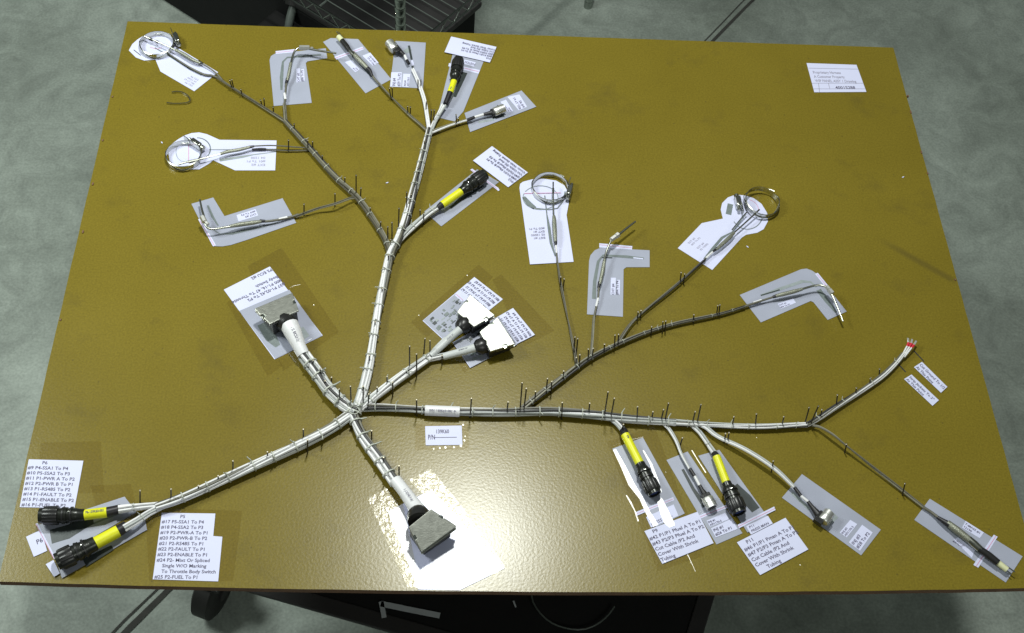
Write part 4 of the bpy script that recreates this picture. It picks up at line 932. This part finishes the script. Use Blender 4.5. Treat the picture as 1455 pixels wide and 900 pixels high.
# ---- box connectors
def quadmap(Q, s, t):
    return (Q[0] * (1 - s) + Q[1] * s) * (1 - t) + (Q[3] * (1 - s) + Q[2] * s) * t
def boxconn(label, quad, cz, normal, depth, sleeve, boot_r, mat='alu', notch=(.62, .14, .80, .10), layers=1, mark=None, smat='shrink_white', plate=0.004, z_end=0.012):
    """quad: rear-left, rear-right, front-right, front-left of the cover plate in the photograph"""
    cx = sum(q[0] for q in quad) / 4; cy = sum(q[1] for q in quad) / 4
    c = at(cx, cy, cz); n = normal.normalized()
    Q = [on_plane(x, y, c, n) for x, y in quad]
    t0, tw, t1, td = notch
    uv = [(0, 0), (1, 0), (1, t0), (1 - td, t0), (1 - td, t0 + tw), (1, t0 + tw), (1, 1), (0, 1), (0, t0 + tw), (td, t0 + tw), (td, t0), (0, t0)]
    poly = [quadmap(Q, s, t) - n * plate for s, t in uv]
    m = MB(); m.prism(poly, plate, 0, n); o = m.build('box_connector', mat, harness, smooth=False, bevel=.0006); o['label'] = label
    # moulded housing under the plate, down to the board
    lo = [quadmap(Q, s, t) for s, t in ((.06, -.02), (.94, -.02), (.90, .93), (.10, .93))]
    b = []; 
    for p in lo:
        zt = p - n * (plate + .0006); b.append((Vector((zt.x, zt.y, max(ZB + .0045, zt.z - depth))), zt))
    m = MB(); m.v = [x for x, _ in b] + [y for _, y in b]
    for q in ((3, 2, 1, 0), (4, 5, 6, 7), (0, 1, 5, 4), (1, 2, 6, 5), (2, 3, 7, 6), (3, 0, 4, 7)): m.face(q)
    m.build('housing', 'black_plastic', o, smooth=False, bevel=.0008)
    for L_ in range(layers):
        off = plate + .004 + .005 * L_
        pl = [quadmap(Q, s, t) - n * (off + .0014) for s, t in ((.02, .25), (.98, .25), (.99, 1.02 + .03 * L_), (.01, 1.02 + .03 * L_))]
        MB().prism(pl, .0014, 0, n).build('flange', 'alu' if L_ % 2 == 0 else 'probe_steel', o, smooth=False)
    for s in (.06, .94):
        p = quadmap(Q, s, t0 + tw / 2) - n * (plate * 1.2)
        MB().lathe(p - n * .006, n, [(0, .0026), (.006, .0026), (.0062, .0042), (.009, .0042), (.0092, .003)], 12).build('jack_screw', 'chrome', o)
    # cable boot and printed sleeve
    rear = (Q[0] + Q[1]) / 2 - n * (plate + depth * .30)
    w = (Q[1] - Q[0]).length
    sl = [(at(x, y, z), r * mpp(at(x, y))) for x, y, r, z in sleeve]
    back = sl[0][0]; d = rear - back
    rm = MB(); rr = boot_r * mpp(back)
    rm.tube([back - d * .02, back + d * .35, back + d * .75, rear + d.normalized() * .004], [sl[0][1] * 1.02, rr * .95, rr, rr * .96], 16)
    rm.build('rubber_boot', 'black_plastic', o)
    S_ = spline(sl, .006)
    sv = MB().tube([p for p, _ in S_], [r for _, r in S_], 18).build('cable_sleeve', smat, o)
    if mark:
        a = sl[0][0].lerp(sl[-1][0], .25); e = sl[0][0].lerp(sl[-1][0], .70); rr = max(r for _, r in sl)
        off = UP * rr * 1.0
        x = e - a; nn = Vector((x.y, -x.x, 0)).normalized() * rr * .5
        text_w(sv, mark, a + off * 1.04 - nn * .5, x, nn, 'ink')
    return o
def mirror_normal(px, py, z):
    p = at(px, py, z); return ((CAM - p).normalized() + (LAMP - p).normalized()).normalized()
boxconn('grey metal box connector at the left end of the thick short bundle', [(384,460),(424.5,441),(415.5,416),(362,438.5)], .034, Vector((.06, .14, 1)), .030,
  [(411,462,13,.026),(416,472,12.5,.025),(425,492,9.5,.021),(431,504,9,.017)], 14, mark=['P2 ECU 2'], notch=(.42, .18, .8, .07))
boxconn('grey metal box connector at the front edge, tilted up', [(580.5,749.5),(612.5,723.5),(649,747.5),(599,784)], .044, Vector((.10, -.30, 1)), .036,
  [(594,727,12,.028),(586,715,10,.025),(574,698,9,.021),(562,683,9,.017)], 17, layers=3, mark=['P1 ECU 1'], notch=(.36, .16, .8, .06))
boxconn('bright box connector, upper of the middle pair', [(649.5,443.5),(673.5,464.5),(703,448),(668,418.5)], .030, Vector((0, -.06, 1)), .028,
  [(654,468,5.6,.022),(642,478,5.4,.018),(625,494,5.0,.014),(612,506,5,.011)], 12, notch=(.55, .16, .8, .09), mark=['P3 139K60'], smat='shrink_grey')
boxconn('bright box connector, lower of the middle pair', [(681.5,471.5),(697,499.5),(731.5,489),(707,451)], .030, Vector((-.02, -.05, 1)), .030,
  [(675,494.5,6,.022),(660,499,5.8,.018),(645,503,5.4,.014),(630,507,5.2,.011)], 12, notch=(.55, .16, .8, .09), mark=['P4 139K60'], smat='shrink_grey')

# ------------------------------------------------------------------ loose things on the board
S_ = spline([(at(x, y, .003), .0016) for x, y in ((244,131.5),(250,130.5),(257,131),(264,134),(269,139),(270,144),(265,146.5),(255,147.5),(246,147.5),(237,146.5))], .003)
m = MB(); rings = []
for i, (p, r) in enumerate(S_):
    t = (S_[min(i + 1, len(S_) - 1)][0] - S_[max(i - 1, 0)][0]).normalized(); nn = t.cross(UP).normalized()
    rings.append([p - nn * .0008 - UP * .0025, p + nn * .0008 - UP * .0025, p + nn * .0008 + UP * .0012, p - nn * .0008 + UP * .0012])
m.ring_strip(rings)
tag(m.build('metal_ring', 'steel'), 'loose open dark metal ring lying left of the top left paper', 'metal ring')
for i, (px, py, lab) in enumerate(((550, 260, 'tiny white scrap left of the tall bundle'), (1283, 252, 'tiny pale scrap near the right edge of the board'), (1062, 351, 'tiny pale scrap below the rightmost clamp'), (230, 203, 'tiny pale scrap left of the left ring clamp'))):
    p = at(px, py, .0008); k = mpp(p); a = random.uniform(0, 3); d = Vector((math.cos(a), math.sin(a), 0)); e = Vector((-d.y, d.x, 0))
    m = MB(); m.prism([p - d * 2.4 * k, p - e * 1.1 * k, p + d * 2.6 * k, p + e * .9 * k], .0006)
    tag(m.build('paper_scrap', 'paper', smooth=False), lab, 'paper scrap')

# ------------------------------------------------------------------ dark cart that carries the board
ZD = 0.30
cart = tag(empty('black_cart', fl(700, 880, 0)), 'black wheeled cart under the front edge of the board', 'cart')
dk = [fl(383, 838, ZD), fl(650, 914, ZD), fl(983, 914, ZD), fl(1005, 842, ZD)]
dl = (dk[0] - dk[1]).normalized(); dr = (dk[3] - dk[2]).normalized()
deck = [dk[0] + dl * .15, dk[1] - dl * .12, dk[2] - dr * .05, dk[2] + dr * .60]
m = MB(); m.prism([p - UP * .03 for p in deck], .03); m.build('deck', 'dark_cart', cart, smooth=False, bevel=.003)
def bar(a, b, w, h, z0, name, mat, parent):
    d = (b - a); u = d.normalized(); v = Vector((-u.y, u.x, 0))
    return MB().box((a + b) / 2 + UP * (z0 + h / 2), (u, v, UP), (d.length, w, h)).build(name, mat, parent, smooth=False, bevel=.002)
n_l = Vector((-(dk[0] - dk[1]).y, (dk[0] - dk[1]).x, 0)).normalized()
for a, b in ((deck[0], deck[1]), (deck[2], deck[3])):
    bar(a, b, .030, .010, -.006, 'deck_rim', 'dark_rim', cart)
for p in (Vector((-.35, .35, 0)), Vector((.35, .35, 0)), Vector((-.35, .85, 0)), Vector((.35, .85, 0))):
    MB().box(Vector((p.x, p.y, (ZD - .03 + ZB - TH - .002) / 2)), (Vector((1, 0, 0)), Vector((0, 1, 0)), UP), (.04, .04, ZB - TH - .002 - ZD + .03)).build('post', 'dark_cart', cart, smooth=False)
for q in (fl(303, 838, .06), fl(960, 760, .06), fl(420, 640, .06), fl(1010, 640, .06)):
    q = Vector((q.x, q.y, .062)); u = Vector((.93, -.36, 0)).normalized()
    w = MB().lathe(q - u * .022, u, [(0, .030), (.001, .052), (.006, .061), (.038, .061), (.043, .052), (.044, .030)], 28).build('caster_wheel', 'rubber', cart)
    MB().lathe(q - u * .026, u, [(0, .016), (.0525, .016)], 14).build('hub', 'dark_rim', w)
    MB().box(q + UP * .075, (u, Vector((-u.y, u.x, 0)), UP), (.07, .05, .012)).build('fork', 'dark_rim', w, smooth=False)
# tape mark and wire on the deck
def deck_strip(pts, w, name, mat):
    P = [fl(x, y, ZD + .006) for x, y in pts]; m = MB(); Lp = []; Rp = []
    for i, p in enumerate(P):
        t = P[min(i + 1, len(P) - 1)] - P[max(i - 1, 0)]; n = Vector((-t.y, t.x, 0)).normalized(); Lp.append(p + n * w / 2); Rp.append(p - n * w / 2)
    m.v = Lp + Rp; k = len(P)
    for i in range(k - 1): m.face((k + i, k + i + 1, i + 1, i))
    return m.build(name, mat, cart, smooth=False)
deck_strip([(541, 858), (582, 866.5), (625, 875)], .011, 'tape_mark', 'masking'); deck_strip([(541.5, 855), (546, 878)], .009, 'tape_mark', 'masking')
deck_strip([(729.5, 854), (733, 863)], .003, 'tape_mark', 'masking')
Q = spline([(fl(x, y, ZD + .012), .0016) for x, y in ((755, 838), (757, 855), (768, 872), (785, 886), (810, 894), (832, 894), (852, 885), (866, 872), (873, 862))], .01)
tag(MB().tube([p for p, _ in Q], [r for _, r in Q], 8).build('wire_loop', 'grey_pole'), 'thin grey wire loop hanging under the front edge of the board', 'wire')

# ------------------------------------------------------------------ wire shelf rack behind the board
ZS = 0.42
C0 = fl(570, 81, ZS); A1 = (fl(440, 0, ZS) - C0).normalized(); B1 = (fl(665, 0, ZS) - C0).normalized()
bis = (A1 + B1).normalized(); pb = Vector((-bis.y, bis.x, 0)); 
if pb.dot(A1) < 0: pb = -pb
A1 = (bis + pb).normalized(); B1 = (bis - pb).normalized()
rack = tag(empty('wire_rack', Vector((C0.x, C0.y, 0))), 'chrome wire shelf rack standing on the floor behind the board', 'shelf rack')
LA, LB = 0.85, 1.05
def rod(a, b, r, name='wire', mat='grey_pole', n=6): return MB().tube([a, b], r, n).build(name, mat, rack)
corners = [C0, C0 + A1 * LB, C0 + A1 * LB + B1 * LA, C0 + B1 * LA]
def shelf(z):
    m = MB(); dz = UP * (z - ZS)
    for i in range(4):
        a = corners[i] + dz; b = corners[(i + 1) % 4] + dz
        m.tube([a, b], .003, 6); m.tube([a - UP * .03, b - UP * .03], .003, 6)
        k = int((b - a).length / .055); P = []
        for j in range(2 * k + 1): P.append(a.lerp(b, j / (2 * k)) - UP * (.03 * (j % 2)))
        m.tube(P, .002, 5)
    fr_ = m.build('shelf_frame', 'chrome', rack)
    k = int(LA / .030)
    for j in range(1, k):
        a = C0 + dz + B1 * (LA * j / k); MB().tube([a, a + A1 * LB], .0014, 5).build('shelf_wire', 'grey_pole', fr_)
    for j in range(1, 4):
        a = C0 + dz + A1 * (LB * j / 4) - UP * .004; MB().tube([a, a + B1 * LA], .0028, 6).build('cross_wire', 'grey_pole', fr_)
shelf(ZS); 
for i, c_ in enumerate(corners):
    b = Vector((c_.x, c_.y, 0)); h = 1.25
    o = MB().lathe(b, UP, [(0, .0125)] + [x for j in range(1, int(h / .025)) for x in ((j * .025 - .0012, .0125), (j * .025, .0118), (j * .025 + .0012, .0125))] + [(h, .0125)], 14).build('post', 'chrome', rack)
shelf(1.18)
MB().prism([Vector((p.x, p.y, 1.184)) for p in corners], .018).build('shade_panel', 'dark_cart', rack, smooth=False)  # solid panel added out of view to shade the floor behind the board
# dark tote under the shelf and black pedestal with a grey pole beside it
cc = C0 + A1 * LB * .5 + B1 * .205
m = MB(); P = [C0 + A1 * .05 + B1 * .05, C0 + A1 * (LB - .05) + B1 * .05, C0 + A1 * (LB - .05) + B1 * .36, C0 + A1 * .05 + B1 * .36]
m.prism([Vector((p.x, p.y, .0)) for p in P], .304); 
tote = m.build('black_tote', 'dark_cart', smooth=False, bevel=.01); tag(tote, 'black storage tote standing on the floor under the wire rack shelf', 'tote')
MB().prism([Vector((cc.x, cc.y, .305)) + (Vector((p.x, p.y, 0)) - Vector((cc.x, cc.y, 0))) * 1.03 for p in P], .02).build('lid', 'dark_rim', tote, smooth=False, bevel=.006)
ped = tag(empty('black_pedestal', fl(420, 30, 0)), 'black pedestal with a short grey pole behind the board, left of the wire rack', 'pedestal')
pp = [fl(360, 38, .25), fl(398, 6, .25), fl(452, 6, .25), fl(500, 60, .25), fl(360, 70, .25)]
MB().prism([Vector((p.x, p.y, .0)) for p in pp], .25).build('base', 'dark_cart', ped, smooth=False, bevel=.01)
p0 = fl(409, 42, .255); p1 = fl(417, 9, .30)
MB().tube([p0, p0.lerp(p1, .5) + UP * .004, p1], [.010, .011, .011], 12).build('pole', 'grey_pole', ped)
MB().lathe(p1, (p1 - p0), [(0, .012), (.001, .022), (.03, .024), (.034, .012)], 16).build('knob', 'rubber', ped)
